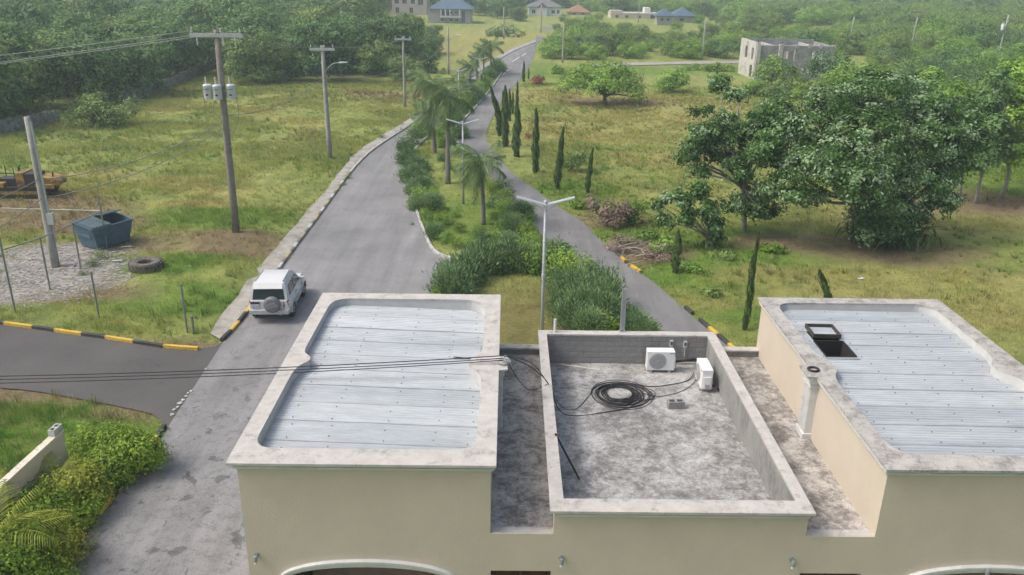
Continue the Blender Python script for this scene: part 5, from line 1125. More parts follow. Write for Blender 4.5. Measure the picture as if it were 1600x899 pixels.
for (b_, t_, lab, ln) in (((1556, 102), (1578, 24), 'rightmost leaning pole among the scrub, with a small transformer', (.35, 0)), ((1421, 90), (1432, 28), 'pole among the scrub left of the rightmost one', (.15, 0)), ((1324, 86), (1334, 27), 'slender pole right behind the unfinished block house', (.2, 0)), ((1097, 93), (1102, 33), 'pole beyond the far end of the right lot', (0, 0)), ((879, 98), (880, 40), 'thin pole beside the far bend of the road', (0, 0)), ((787, 62), (786, 12), 'thin pole standing on the distant yellow field', (0, 0)), ((845, 52), (843, 8), 'thin pole at the distant road crossing', (0, 0)), ((1188, 42), (1190, 5), 'thin distant pole beside the red roofed house', (0, 0)), ((997, 36), (999, 4), 'thin distant pole in front of the long cream house', (0, 0))):
    r_, h_, B_ = upole(b_, t_, lab, 'pole_grey', .16, lean=ln, group='poles on the right and far side')
    if 'rightmost leaning' in lab:
        mb = MB(); mb.lathe([(0, 0), (.28, 0), (.28, .9), (.2, 1.0), (0, 1.02)], (-.3, -.2, h_*.70), 12); mb.build('transformer', 'can_grey', r_, angle=40)
def street_lamp(base, top, label, s=1.0, spread=1.05):
    B = G(*base); h = topz(B, *top); root = thing('street_lamp', (B[0], B[1], gz(B[0], B[1])), label, 'street lamp', 'double armed street lamps on the median')
    mb = MB(); mb.tube([(0, 0, -.1), (0, 0, h*.5), (0, 0, h)], [.075*s, .065*s, .05*s], 10); mb.build('pole', 'steel_pale', root, smooth=True)
    mb = MB(); mb.lathe([(.08, h*.50), (.085, h*.52), (.055, h*.54)], (0, 0, 0), 10); mb.lathe([(.06, h-.05), (.07, h), (.05, h+.06)], (0, 0, 0), 10); mb.lathe([(.062, h*.74), (.075, h*.745), (.062, h*.75)], (0, 0, 0), 8); mb.build('collar', 'steel_pale', root)
    for sd in (-1, 1):
        a, c = Vector((sd*.06, 0, h-.10)), Vector((sd*spread, 0, h+.17))
        mb = MB(); mb.beam(a, c, .24, .035); hd = mb.build('lamp_head', 'lamp_panel', root)
        t_ = (c-a).normalized(); mb = MB(); mb.beam(a+Vector((0, 0, .022)), c+Vector((0, 0, .022)), .19, .012); mb.build('solar_panel', 'solar', hd)
        mb = MB(); mb.tube([(0, 0, h-.35), tuple(a.lerp(c, .55)-Vector((0, 0, .02)))], .014, 5); mb.build('stay', 'steel_pale', root)
    return root
simple('solar', (.40, .44, .48), .25)
street_lamp((846, 548), (853, 318), 'nearest double armed street lamp, on the small lawn behind the building', 1.0, 1.05)
street_lamp((724, 320), (722, 192), 'second double armed street lamp, behind the nearest palm', 1.0, 1.0)
street_lamp((717, 178), (716, 109), 'third double armed street lamp, in the far hedge', .9, .9)
street_lamp((750, 143), (749, 91), 'fourth double armed street lamp, at the far end of the median', .9, .95)
# conductors between the poles
Tt = np.array([TB[0], TB[1], tp.location.z+th-.05]); P3t = np.array([B3[0], B3[1], p3.location.z+h3-.05]); P4t = np.array([B4[0], B4[1], p4.location.z+h4-.05])
W1 = np.array([-45.0, 31, 8.2])
for x, dz, lab in ((-1.1, 0, 'upper bare wire running left from the transformer pole'), (.3, -.1, 'middle bare wire running left from the transformer pole'), (1.0, 0, 'lower bare wire running left from the transformer pole')):
    cable('power_line', sag(W1+np.array([x*.1, x*1.2-1.2, dz*2-.55-.5*x*.6]), Tt+np.array([x, -.12, 0]), .25, 30), .014, lab, 'wire_pale', 'bare wires left of the transformer pole', 'power line')
for x, lab in ((-.8, 'left wire between the transformer pole and the lamp pole'), (.16, 'middle wire between the transformer pole and the lamp pole'), (.8, 'right wire between the transformer pole and the lamp pole')):
    cable('power_line', sag(Tt+np.array([x, -.12, 0]), P3t+np.array([x-.05, -.12, 0]), .35, 20), .011, lab, 'wire', 'wires from the transformer pole to the lamp pole', 'power line')
    cable('power_line', sag(P3t+np.array([x-.05, -.12, 0]), P4t+np.array([x, -.12, 0]), .4, 20), .011, lab.replace('the transformer pole and the lamp pole', 'the lamp pole and the pole before the wood'), 'wire', 'wires from the lamp pole to the wood', 'power line')
low = lambda B, r, h: np.array([B[0], B[1]-.1, r.location.z+h])
P5t = low(B5, p5, h5*.72)
cable('power_line', sag(low(B3, p3, h3*.76), low(B4, p4, h4*.62), .75), .025, 'thick low cable sagging from the lamp pole to the pole before the wood', 'wire', None, 'power line')
cable('power_line', sag(low(B4, p4, h4*.62), P5t, .9), .025, 'thick low cable sagging towards the pole at the corner of the wood', 'wire', None, 'power line')
cable('power_line', sag(low(B3, p3, h3*.74), low(TB, tp, th*.60), .7), .025, 'thick low cable sagging from the lamp pole to the transformer pole', 'wire', None, 'power line')
A = low(B1, p1, h1*.60)
cable('power_line', sag(low(TB, tp, th*.57), A, .55), .022, 'upper service cable from the transformer pole to the short pole', 'wire', None, 'power line')
cable('power_line', sag(low(TB, tp, th*.54), A-np.array([0, 0, .9]), .55), .024, 'lower service cable from the transformer pole to the short pole', 'wire', None, 'power line')
cable('power_line', sag(A, PY(-120, 345, 30), .2), .022, 'upper service cable leaving the photo left of the short pole', 'wire', None, 'power line')
cable('power_line', sag(A-np.array([0, 0, .9]), PY(-120, 415, 30), .2), .022, 'lower service cable leaving the photo left of the short pole', 'wire', None, 'power line')

# ------------------------------------------------------------------ white off-road car
def car():
    simple('car_white', (.60, .615, .625), .28, 0, .015, 2); simple('car_glass', (.035, .05, .062), .12, 0, .1, 2); simple('car_trim', (.33, .35, .36), .45); simple('car_silver', (.44, .46, .47), .35, .2); simple('tyre_black', (.03, .03, .032), .85); simple('rim_silver', (.5, .51, .52), .35, .6); simple('tail_red', (.36, .02, .025), .25); simple('plate_white', (.62, .63, .66), .4); simple('cover_grey', (.16, .165, .17), .45); simple('cover_print', (.36, .37, .38), .5)
    root = thing('parked_car', (-9.88, 33.92, .006), 'white three door off road car with a spare wheel on its back, beside the kerb', 'car', None, .045)
    # lower body lofted from tail (y -1.9) to nose (y 1.9)
    mb = MB(); st = [(-1.90, .76, .50, .98), (-1.82, .82, .42, 1.0), (-1.2, .83, .36, 1.0), (0, .835, .34, .99), (.75, .83, .36, .98), (.95, .81, .36, 1.0), (1.5, .76, .40, .95), (1.78, .70, .42, .88), (1.86, .62, .46, .78)]
    mb.loft([[(-w_, y, zb), (w_, y, zb), (w_*1.02, y, zb+(zt-zb)*.45), (w_*.985, y, zt-.10), (w_*.93, y, zt), (-w_*.93, y, zt), (-w_*.985, y, zt-.10), (-w_*1.02, y, zb+(zt-zb)*.45)] for y, w_, zb, zt in st])
    body = mb.build('body', 'car_white', root, angle=40)
    # greenhouse and roof
    def ring(y, w_, z): return (-w_, y, z), (w_, y, z)
    B0, T0 = (-1.80, .95), (.80, .72); ztop = 1.68
    mb = MB(); bot = [(-.76, -1.84, .97), (.76, -1.84, .97), (.77, .92, .97), (-.77, .92, .97)]; mid = [(-.70, -1.74, 1.50), (.70, -1.74, 1.50), (.68, .22, 1.52), (-.68, .22, 1.52)]; top = [(-.62, -1.62, ztop), (.62, -1.62, ztop), (.60, .02, ztop), (-.60, .02, ztop)]
    mb.loft([bot, mid, top]); mb.build('cabin', 'car_white', root, angle=25)
    mb = MB(); mb.loft([[(-.60, -1.60, ztop-.004), (.60, -1.60, ztop-.004), (.58, .0, ztop-.004), (-.58, .0, ztop-.004)], [(-.54, -1.5, ztop+.035), (.54, -1.5, ztop+.035), (.52, -.1, ztop+.035), (-.52, -.1, ztop+.035)]]); mb.build('roof', 'car_white', root, angle=30)
    for s in (-1, 1):
        mb = MB(); mb.beam((s*.57, -1.5, ztop+.045), (s*.55, -.1, ztop+.045), .035, .03); mb.build('roof_rail', 'car_trim', root)
    def pane(name, a, b_, c, d, off):
        mb = MB(); P = [Vector(p)+Vector(off) for p in (a, b_, c, d)]; Q = [p-Vector(off)*1.6 for p in P]; mb.add(P+Q, [(0, 1, 2, 3), (4, 7, 6, 5)]+[(i, 4+i, 4+(i+1) % 4, (i+1) % 4) for i in range(4)]); return mb.build(name, 'car_glass', root)
    pane('rear_window', (-.66, -1.832, 1.03), (.66, -1.832, 1.03), (.60, -1.750, 1.455), (-.60, -1.750, 1.455), (0, -.012, .003))
    mb = MB(); mb.loft([[(-.60, -1.80, 1.50), (.60, -1.80, 1.50), (.58, -1.62, 1.665), (-.58, -1.62, 1.665)], [(-.60, -1.85, 1.505), (.60, -1.85, 1.505), (.58, -1.66, 1.685), (-.58, -1.66, 1.685)]]); mb.build('spoiler', 'car_white', root)
    pane('windscreen', (-.62, .86, 1.02), (-.56, .28, 1.46), (.56, .28, 1.46), (.62, .86, 1.02), (0, .012, .014))
    for s in (-1, 1):
        q = lambda y0, y1, y2, y3: ((s*.764, y0, 1.02), (s*.768, y1, 1.02), (s*.705, y2, 1.46), (s*.712, y3, 1.46))
        a = q(-1.30, -.62, -.66, -1.28); pane('side_window', *(a if s > 0 else a[::-1]), (s*.012, 0, .002))
        a = q(-.48, .70, .13, -.50); pane('side_window', *(a if s > 0 else a[::-1]), (s*.012, 0, .002))
        mb = MB(); mb.bb(s*.845-.006, s*.845+.006, -.56, -.545, .42, .97); mb.bb(s*.845-.006, s*.845+.006, .74, .755, .42, .97); mb.build('door_seam', 'car_trim', root)
        mb = MB(); mb.bb(s*.838, s*.870, -.95, .98, .56, .66); mb.build('side_moulding', 'car_silver', root)
        mb = MB(); mb.bb(s*.84, s*.86, -.45, -.28, .86, .89); mb.build('door_handle', 'car_trim', root)
        mb = MB(); mb.loft([[(s*.79, .60, 1.0), (s*.79, .70, 1.0), (s*.79, .70, 1.12), (s*.79, .60, 1.12)], [(s*1.0, .56, .99), (s*1.0, .66, .99), (s*1.0, .66, 1.15), (s*1.0, .56, 1.15)]]); mb.build('wing_mirror', 'car_white', root)
        mb = MB(); mb.loft([[(s*.60, -1.905, .66), (s*.79, -1.86, .66), (s*.80, -1.72, .66), (s*.60, -1.80, .66)], [(s*.60, -1.915, .78), (s*.80, -1.87, .78), (s*.82, -1.72, .78), (s*.60, -1.80, .78)], [(s*.62, -1.905, .98), (s*.78, -1.86, .98), (s*.80, -1.72, .98), (s*.62, -1.80, .98)]] if s > 0 else [[(s*.60, -1.80, z), (s*(.80 if i != 1 else .82), -1.72, z), (s*.79, -1.87, z), (s*.60, -1.91, z)] for i, z in enumerate((.66, .78, .98))]); mb.build('tail_light', 'tail_red', root)
        for y in (-1.14, 1.16):
            mb = MB(); pts = [(.39, .34), (.36, .58), (.22, .71), (0, .76), (-.22, .71), (-.36, .58), (-.39, .34)]
            V = []; F = []
            for j, (dy, z) in enumerate(pts):
                V += [(s*.80, y+dy*.86, .34+(z-.34)*.86), (s*.80, y+dy*1.08, .34+(z-.34)*1.10), (s*.895, y+dy*1.06, .34+(z-.34)*1.07), (s*.895, y+dy*.86, .34+(z-.34)*.86)]
            for j in range(6):
                for q_ in range(4): F.append((j*4+q_, j*4+(q_+1) % 4, j*4+4+(q_+1) % 4, j*4+4+q_))
            mb.add(V, F); mb.build('wheel_arch', 'car_silver', root)
            mb = MB(); mb.lathe([(.20, -.10), (.31, -.10), (.335, -.06), (.335, .06), (.31, .10), (.20, .10)], (s*.765, y, .335), 24, axis='X'); wl = mb.build('wheel', 'tyre_black', root, angle=40)
            mb = MB(); mb.lathe([(.20, .0), (.20, s*.09), (.17, s*.10), (.06, s*.085), (0, s*.09)] if True else [], (s*.765, y, .335), 20, axis='X')
            for k in range(5):
                a = 2*PI*k/5; mb.beam((s*.86, y, .335), (s*.86, y+.17*math.cos(a), .335+.17*math.sin(a)), .05, .02)
            mb.build('rim', 'rim_silver', wl, angle=30)
    mb = MB(); mb.loft([[(-.84, -1.86, .42), (.84, -1.86, .42), (.84, -1.86, .66), (-.84, -1.86, .66)], [(-.80, -2.03, .44), (.80, -2.03, .44), (.80, -2.03, .61), (-.80, -2.03, .61)]]); mb.bb(-.835, .835, -1.86, -1.6, .42, .64); mb.build('rear_bumper', 'car_silver', root)
    mb = MB(); mb.bb(-.74, .74, 1.80, 1.96, .42, .64); mb.build('front_bumper', 'car_silver', root)
    mb = MB(); mb.bb(-.74, -.36, -1.93, -1.905, .86, .95); mb.build('plate_garnish', 'car_glass', root)
    mb = MB(); mb.bb(-.72, -.38, -1.945, -1.90, .72, .84); pl = mb.build('number_plate', 'plate_white', root)
    mb = MB()
    for k in range(6): mb.bb(-.69+k*.052, -.665+k*.052+.01*(k % 2), -1.950, -1.946, .75, .81)
    mb.build('plate_characters', 'car_trim', pl)
    mb = MB(); mb.lathe([(.0, -.235), (.22, -.235), (.30, -.22), (.345, -.17), (.35, -.04), (.30, .0)], (.16, -1.90, .86), 28, axis='Y'); sp = mb.build('spare_wheel_cover', 'cover_grey', root, angle=40)
    mb = MB()
    R = Matrix.Rotation(.30, 3, 'Y')
    for k in range(3): mb.beam(Vector((.16, -2.139-.0004*k, .86))+R.inverted()@Vector((-.24+.02*k, 0, -.06+.075*k)), Vector((.16, -2.139-.0004*k, .86))+R.inverted()@Vector((.24-.03*k, 0, -.06+.075*k)), .006, .026)
    mb.build('cover_print', 'cover_print', sp)
    mb = MB(); mb.lathe([(.03, 0), (.03, .12)], (.45, -1.98, .40), 8, axis='Y'); mb.build('exhaust_pipe', 'car_trim', root)
    return root
car()

# ------------------------------------------------------------------ dumpster, tyre, fence, bulldozer
simple('skip_blue', (.062, .115, .168), .6, 0, .25, 3); simple('skip_lid', (.085, .13, .14), .5); stained('cat_yellow', (.40, .25, .045), (.10, .08, .05), (.44, .6), 2.2, 14, .7); simple('machine_dark', (.035, .034, .032), .7); simple('fence_steel', (.24, .26, .27), .5, .4)
t = thing('dumpster', (-21.05, 41.9, gz(-21.05, 41.9)-.02), 'blue grey steel dumpster with sloping ends and one lid flipped open', 'dumpster', None, math.radians(60))
mb = MB(); hw, dp = 1.18, .74
b0 = [(-hw*.78, -dp*.9, .1), (hw*.78, -dp*.9, .1), (hw*.78, dp*.9, .1), (-hw*.78, dp*.9, .1)]; t0 = [(-hw, -dp*1.1, 1.22), (hw, -dp*1.1, 1.22), (hw, dp*1.05, 1.40), (-hw, dp*1.05, 1.40)]
def shell(mb, a, c, th_):
    n = 4; ins = lambda L, k: [((p[0])*(1-k/1.0), p[1]*(1-k/.7), p[2]) for p in L]
    ai, ci = ins(a, th_), ins(c, th_); ai = [(p[0], p[1], p[2]+.04) for p in ai]
    mb.add(a+c+ci+ai, [(3, 2, 1, 0)]+[(i, (i+1) % 4, 4+(i+1) % 4, 4+i) for i in range(4)]+[(4+i, 4+(i+1) % 4, 8+(i+1) % 4, 8+i) for i in range(4)]+[(8+i, 8+(i+1) % 4, 12+(i+1) % 4, 12+i) for i in range(4)]+[(12, 13, 14, 15)])
shell(mb, b0, t0, .05); mb.build('bin', 'skip_blue', t)
mb = MB()
for i in range(4): mb.beam(t0[i], t0[(i+1) % 4], .09, .07)
mb.build('rim', 'skip_blue', t)
for i, sx in enumerate((-1, 1)):
    mb = MB(); x0, x1 = (-hw+.04, -.04) if sx < 0 else (.04, hw-.04)
    if sx < 0: A_, C_ = (-dp*1.08, 1.27), (dp*1.0, 1.44)
    else: A_, C_ = (-dp*.15, 1.62), (dp*1.0, 1.46)
    mb.add([(x0, A_[0], A_[1]), (x1, A_[0], A_[1]), (x1, C_[0], C_[1]), (x0, C_[0], C_[1]), (x0, A_[0], A_[1]+.035), (x1, A_[0], A_[1]+.035), (x1, C_[0], C_[1]+.035), (x0, C_[0], C_[1]+.035)], [(3, 2, 1, 0), (4, 5, 6, 7), (0, 1, 5, 4), (1, 2, 6, 5), (2, 3, 7, 6), (3, 0, 4, 7)])
    ld = mb.build('lid', 'skip_lid', t)
    mb = MB()
    for k in range(6): x = x0+.07+k*(x1-x0-.14)/5; mb.beam((x, A_[0]+.03, A_[1]+.05), (x, C_[0]-.03, C_[1]+.05), .045, .035)
    mb.build('lid_ribs', 'skip_lid', ld)
for sx in (-1, 1):
    mb = MB(); mb.bb(sx*hw*.9-.06, sx*hw*.9+.06, -.5, .5, .72, .86); mb.build('lifting_pocket', 'skip_blue', t)
mb = MB(); mb.beam((hw, dp, 1.40), (hw+.22, dp+.05, 1.42), .05); mb.build('hinge_bar', 'skip_lid', t)
t = thing('old_tyre', (G(231, 432)[0], G(231, 432)[1], gz(*G(231, 432)[:2])-.03), 'large worn tractor tyre lying in the grass', 'tyre')
mb = MB(); pr = [(.36, .06), (.34, .2), (.36, .36), (.50, .44), (.68, .42), (.74, .34), (.75, .2), (.74, .06), (.68, 0), (.5, 0)]
mb.lathe(pr, (0, 0, 0), 28); mb.f = [f for f in mb.f if len(f) == 4]; mb.m = mb.m[:len(mb.f)]
n_ = 28; k_ = len(pr); mb.add([], []); mb.f += [((k_-1)*n_+j, (k_-1)*n_+(j+1) % n_, (j+1) % n_, j) for j in range(n_)]; mb.m += [0]*n_
stained('tyre_worn', (.085, .078, .070), (.19, .165, .13), (.45, .6), 4, 20, .95); mb.build('casing', 'tyre_worn', t, angle=45)
mb = MB()
for k in range(22): a = 2*PI*k/22; mb.box((.755*math.cos(a), .755*math.sin(a), .22), (.05, .08, .36), a, rx=.5)
mb.build('tread_lugs', 'tyre_worn', t)
root = thing('wire_fence', (*G(60, 440)[:2], 0), 'grey steel pipe fence posts and rails round the gravel yard', 'fence')
posts = [((24, 488), (0, 366), 0), ((79, 456), (59, 370), 0), ((127, 424), (111, 348), 0), ((168, 392), (153, 306), 0), ((155, 497), (141, 424), 0), ((293, 520), (280, 444), 0), ((303, 521), (300, 494), 1)]
tops = []
for b_, t_, th_ in posts:
    B = G(*b_); h = topz(B, *t_); mb = MB(); mb.tube([(B[0], B[1], -.1), (B[0], B[1], h)], .055 if th_ else .04, 8); mb.build('post', 'fence_steel', root, world=True); tops.append(np.array([B[0], B[1], h]))
for i, j, k in ((0, 1, .85), (1, 2, .95), (2, 3, .95)):
    a, c = tops[i]*np.array([1, 1, .80 if i == 0 else .97]), tops[j]*np.array([1, 1, .97 if j < 3 else .72])
    mb = MB(); mb.tube([a, c], .028, 7); mb.build('rail', 'fence_steel', root, world=True)
mb = MB(); mb.tube([tops[3]*np.array([1, 1, .73]), PY(-60, 324, 44.0)], .028, 7); mb.build('rail', 'fence_steel', root, world=True)
def dozer():
    B = G(45, 310); t = thing('bulldozer', (B[0]-.3, B[1]+.6, gz(B[0], B[1])), 'old yellow tracked bulldozer cut by the left edge, behind the short pole', 'bulldozer', None, .06)
    for s, y in ((-1, -.75), (1, .75)):
        mb = MB(); mb.loft([[(x, y-.2, z) for x, z in ((-1.6, .35), (-1.35, .05), (1.35, .05), (1.6, .35), (1.4, .68), (-1.4, .68))], [(x, y+.2, z) for x, z in ((-1.6, .35), (-1.35, .05), (1.35, .05), (1.6, .35), (1.4, .68), (-1.4, .68))]]); tr = mb.build('track', 'machine_dark', t)
        mb = MB()
        for k in range(12): mb.bb(-1.3+k*.235, -1.16+k*.235, y-.24, y+.24, .665, .72)
        mb.build('track_plates', 'machine_dark', tr)
        mb = MB(); mb.bb(-1.2, 1.2, y-.215, y+.215, .28, .48); mb.build('track_frame', 'cat_yellow', t)
    mb = MB(); mb.bb(-1.5, -.35, -.42, .42, .55, 1.15); mb.build('engine_block', 'machine_dark', t)
    mb = MB(); mb.loft([[(1.05, -.62, .55), (1.05, .62, .55), (1.05, .62, 1.30), (1.05, -.62, 1.30)], [(2.05, -.62, .70), (2.05, .62, .70), (2.05, .62, 1.18), (2.05, -.62, 1.18)], [(2.25, -.55, .75), (2.25, .55, .75), (2.25, .55, 1.0), (2.25, -.55, 1.0)]]); mb.build('rear_housing', 'cat_yellow', t)
    mb = MB(); mb.bb(.85, 2.0, -.82, -.64, .62, .86); mb.build('fender', 'cat_yellow', t)
    mb = MB(); mb.bb(-.30, .18, -.60, .60, .6, 1.55); mb.build('dash_tower', 'cat_yellow', t)
    mb = MB(); mb.bb(.20, .98, -.58, .58, .6, 1.48); mb.build('seat', 'machine_dark', t)
    mb = MB(); mb.bb(-1.55, -.95, -.86, -.44, .55, .98); mb.build('tool_box', 'cat_yellow', t)
    mb = MB()
    for x, y in ((-1.35, -.4), (-1.35, .4), (-.45, -.4), (-.45, .4)): mb.tube([(x, y, 1.1), (x, y, 1.85)], .03, 6)
    mb.beam((-1.35, -.4, 1.5), (-.45, -.4, 1.5), .05); mb.build('guard_rail', 'machine_dark', t)
    for x in (-.28, 1.75): 
        mb = MB(); mb.tube([(x, -.1, 1.1), (x, -.1, 1.85 if x < 0 else 1.50)], .045, 7); mb.build('stack', 'machine_dark', t)
    mb = MB(); mb.loft([[(x, -1.1, z) for x, z in ((-2.3, .1), (-2.15, .5), (-2.3, .95), (-2.38, .95), (-2.25, .5), (-2.4, .1))], [(x, 1.1, z) for x, z in ((-2.3, .1), (-2.15, .5), (-2.3, .95), (-2.38, .95), (-2.25, .5), (-2.4, .1))]]); mb.build('blade', 'cat_yellow', t)
dozer()
# rubble wall behind the left lot : lumpy stones joined
stained('rubble', (.30, .295, .275), (.12, .12, .10), (.46, .62), 3, 12, .95)
for pts, lab in ((((-80, 232), (0, 210), (52, 200), (92, 190)), 'low grey rubble wall at the left edge below the wood'), (((195, 161), (240, 148), (300, 123), (318, 112), (348, 97)), 'long low grey rubble wall along the back of the left lot')):
    P = spline(gl(pts), .6); root = thing('rubble_wall', P[0], lab, 'wall', None)
    mb = MB(); st = MB()
    for i in range(len(P)-1):
        a, c = P[i], P[i+1]; h = 1.05+.25*fbm(np.array([i*.5]), np.array([3.0]), 1.3, 4)[0]; d = c-a; an = math.atan2(d[1], d[0]); m_ = (a+c)/2
        mb.box((m_[0], m_[1], h/2-.15), (np.linalg.norm(d)*1.02, .34, h), an)
        for k in range(5):
            st.box((m_[0]+rnd.uniform(-.3, .3), m_[1]-.16+rnd.uniform(-.05, .03), rnd.uniform(.05, h)), (rnd.uniform(.2, .42), .16, rnd.uniform(.14, .3)), an+rnd.uniform(-.2, .2), rx=rnd.uniform(-.25, .25), ry=rnd.uniform(-.3, .3))
        st.box((m_[0], m_[1], h-.12), (.4, .34, .22), an+rnd.uniform(-.3, .3), rx=rnd.uniform(-.2, .2), ry=rnd.uniform(-.25, .25))
    mb.build('wall_core', 'rubble', root, world=True); o = st.build('stones', 'rubble', root, world=True); o['kind'] = 'stuff'
# dirt track edge wall beyond the right lot
sheet('dirt_track', gl([(925, 101), (980, 98.5), (1060, 97), (1160, 95.5), (1160, 99.5), (1060, 101), (925, 104.5)]), .05, 'walk_concrete', 'pale strip of track beyond the far end of the right lot')
# dead branch pile
simple('dead_wood', (.30, .265, .22), .9, 0, .3, 6)
B = G(1000, 398); root = thing('branch_pile', (B[0], B[1], gz(B[0], B[1])), 'pile of pale dead cut branches on the grass by the narrow road', 'branches')
for k in range(26):
    r = random.Random(900+k); a = r.uniform(0, 6.28); l = r.uniform(.7, 2.2); c = Vector((r.gauss(0, .75), r.gauss(0, .9), r.uniform(.05, .5))); d = Vector((math.cos(a), math.sin(a), r.uniform(-.15, .3)))
    mb = MB(); e = [c-d*l/2, c-d*l*.15+Vector((r.gauss(0, .1), r.gauss(0, .1), .08)), c+d*l*.2+Vector((r.gauss(0, .12), r.gauss(0, .12), .1)), c+d*l/2]
    w_ = r.uniform(.018, .04); mb.tube(e, [w_, w_*.8, w_*.6, w_*.25], 6)
    for q in range(3): f = Vector((r.gauss(0, .35), r.gauss(0, .35), r.uniform(-.1, .35))); mb.tube([e[2], e[2]+f*.6, e[2]+f*1.1+Vector((r.gauss(0, .1), 0, 0))], [w_*.5, w_*.35, w_*.12], 5)
    mb.build('branch', 'dead_wood', root, smooth=True)
rng = np.random.default_rng(77); V, tn, C = crown(rng, [(-.9, 1.2, .15, .8, .9, .35), (.9, -.8, .12, .8, .7, .3)], 60, 22, .35, .12, low=-.3); quads('dry_leaves', V, tn, 'leaf_dry', root)
# broken kerb lumps lying at the mouth of the side road, litter
stained('lump', (.50, .49, .46), (.25, .24, .22), (.5, .65), 5, 20, .9)
for i, (px, py, s) in enumerate(((299, 612, .16), (294, 615, .14), (291, 620, .15), (286, 626, .17), (282, 631, .26), (278, 637, .16), (273, 641, .18), (269, 649, .2), (322, 577, .14), (258, 706, .12), (277, 683, .09))):
    B = G(px, py); mb = MB(); r = random.Random(i); s *= .72; mb.lathe([(0, 0), (s*.5, .01), (s*.55, s*.18), (s*.32, s*.34), (0, s*.36)], (0, 0, 0), 7); mb.v = [(a*r.uniform(.75, 1.2), b_*r.uniform(.7, 1.2), c*r.uniform(.8, 1.2)) for a, b_, c in mb.v]
    o = mb.build('stone', 'lump', None); o.location = (B[0], B[1], .006); o.rotation_euler = (0, 0, r.uniform(0, 6))
    tag(o, ('pale lump of broken kerb in the broken line at the side road mouth' if i < 8 else ('single pale stone on the asphalt at the side road corner', 'small pale stone on the leaf litter by the hedge end', 'tiny pale stone at the road edge by the hedge')[i-8]), 'stone', 'broken kerb lumps' if i < 8 else None)
for px, py, lab in ((145, 366, 'scrap of white paper on the gravel yard'), (184, 413, 'short pale plank on the ground below the dumpster'), (198, 390, 'pale board lying beside the dumpster'), (1345, 438, 'scrap of white litter on the dry grass of the right lot')):
    B = G(px, py); mb = MB(); mb.box((0, 0, .03), (.5 if 'plank' in lab or 'board' in lab else .3, .14, .03), .3); o = mb.build('plank' if 'plank' in lab or 'board' in lab else 'litter', 'stick_pale' if 'pl' in lab or 'board' in lab else 'ac_white', None); o.location = (B[0], B[1], gz(B[0], B[1])+.02); tag(o, lab, 'litter' if 'white' in lab else 'plank')
# stones of the gravel yard
V = []; rr = np.random.default_rng(31); P = []
for px, py, rx, ry in GRAVEL[:6]:
    c = G(px, py); n = int(260*rx*ry)
    P.append(np.stack([c[0]+rr.normal(0, rx*.55, n), c[1]+rr.normal(0, ry*.55, n)], 1))
P = np.concatenate(P); P = P[~roadmask(P[:, 0], P[:, 1])]; z = gzv(P[:, 0], P[:, 1]); n = len(P); S = rr.uniform(.03, .10, n)
a = rr.uniform(0, 6.28, n); V = []
for k in range(4):
    b_ = a+k*PI/2; V.append(np.stack([P[:, 0]+np.cos(b_)*S, P[:, 1]+np.sin(b_)*S*.8, z+.005+rr.uniform(0, .035, n)], 1))
simple('gravel_stone', (.34, .325, .30), .95, 0, .3, 2)
tag(quads('gravel', np.stack(V, 1), np.full(n, .5), 'gravel_stone'), 'pale gravel spread over the yard behind the pipe fence', None, None, 'stuff')

# ------------------------------------------------------------------ unfinished and distant houses
stained('raw_block', (.34, .34, .335), (.20, .20, .19), (.45, .62), .5, 3, .95); stained('raw_concrete', (.50, .49, .46), (.25, .24, .22), (.5, .66), .7, 3, .95)
simple('roof_blue', (.075, .125, .18), .6, 0, .1, .6); simple('roof_grey', (.16, .16, .17), .7, 0, .1, .6); simple('roof_brown', (.28, .16, .10), .8, 0, .1, .6); simple('roof_red', (.22, .085, .06), .8, 0, .1, .6)
simple('wall_cream', (.56, .50, .36), .9, 0, .08, .5); simple('wall_white', (.66, .67, .67), .9, 0, .06, .5); simple('wall_pinkgrey', (.42, .37, .35), .9, 0, .15, .5); simple('wall_bare', (.33, .33, .34), .9, 0, .15, .5); simple('window_dark', (.03, .035, .04), .3)
def facade(x0, x1, y, z0, z1, wins, th_=.25):
    mb = MB(); mb.prism([(x0, z0), (x1, z0), (x1, z1), (x0, z1)], 0, th_, holes=[[(a, c), (b_, c), (b_, d), (a, d)] for a, b_, c, d in wins]); mb.v = [(p, y+r, q) for p, q, r in mb.v]; return mb
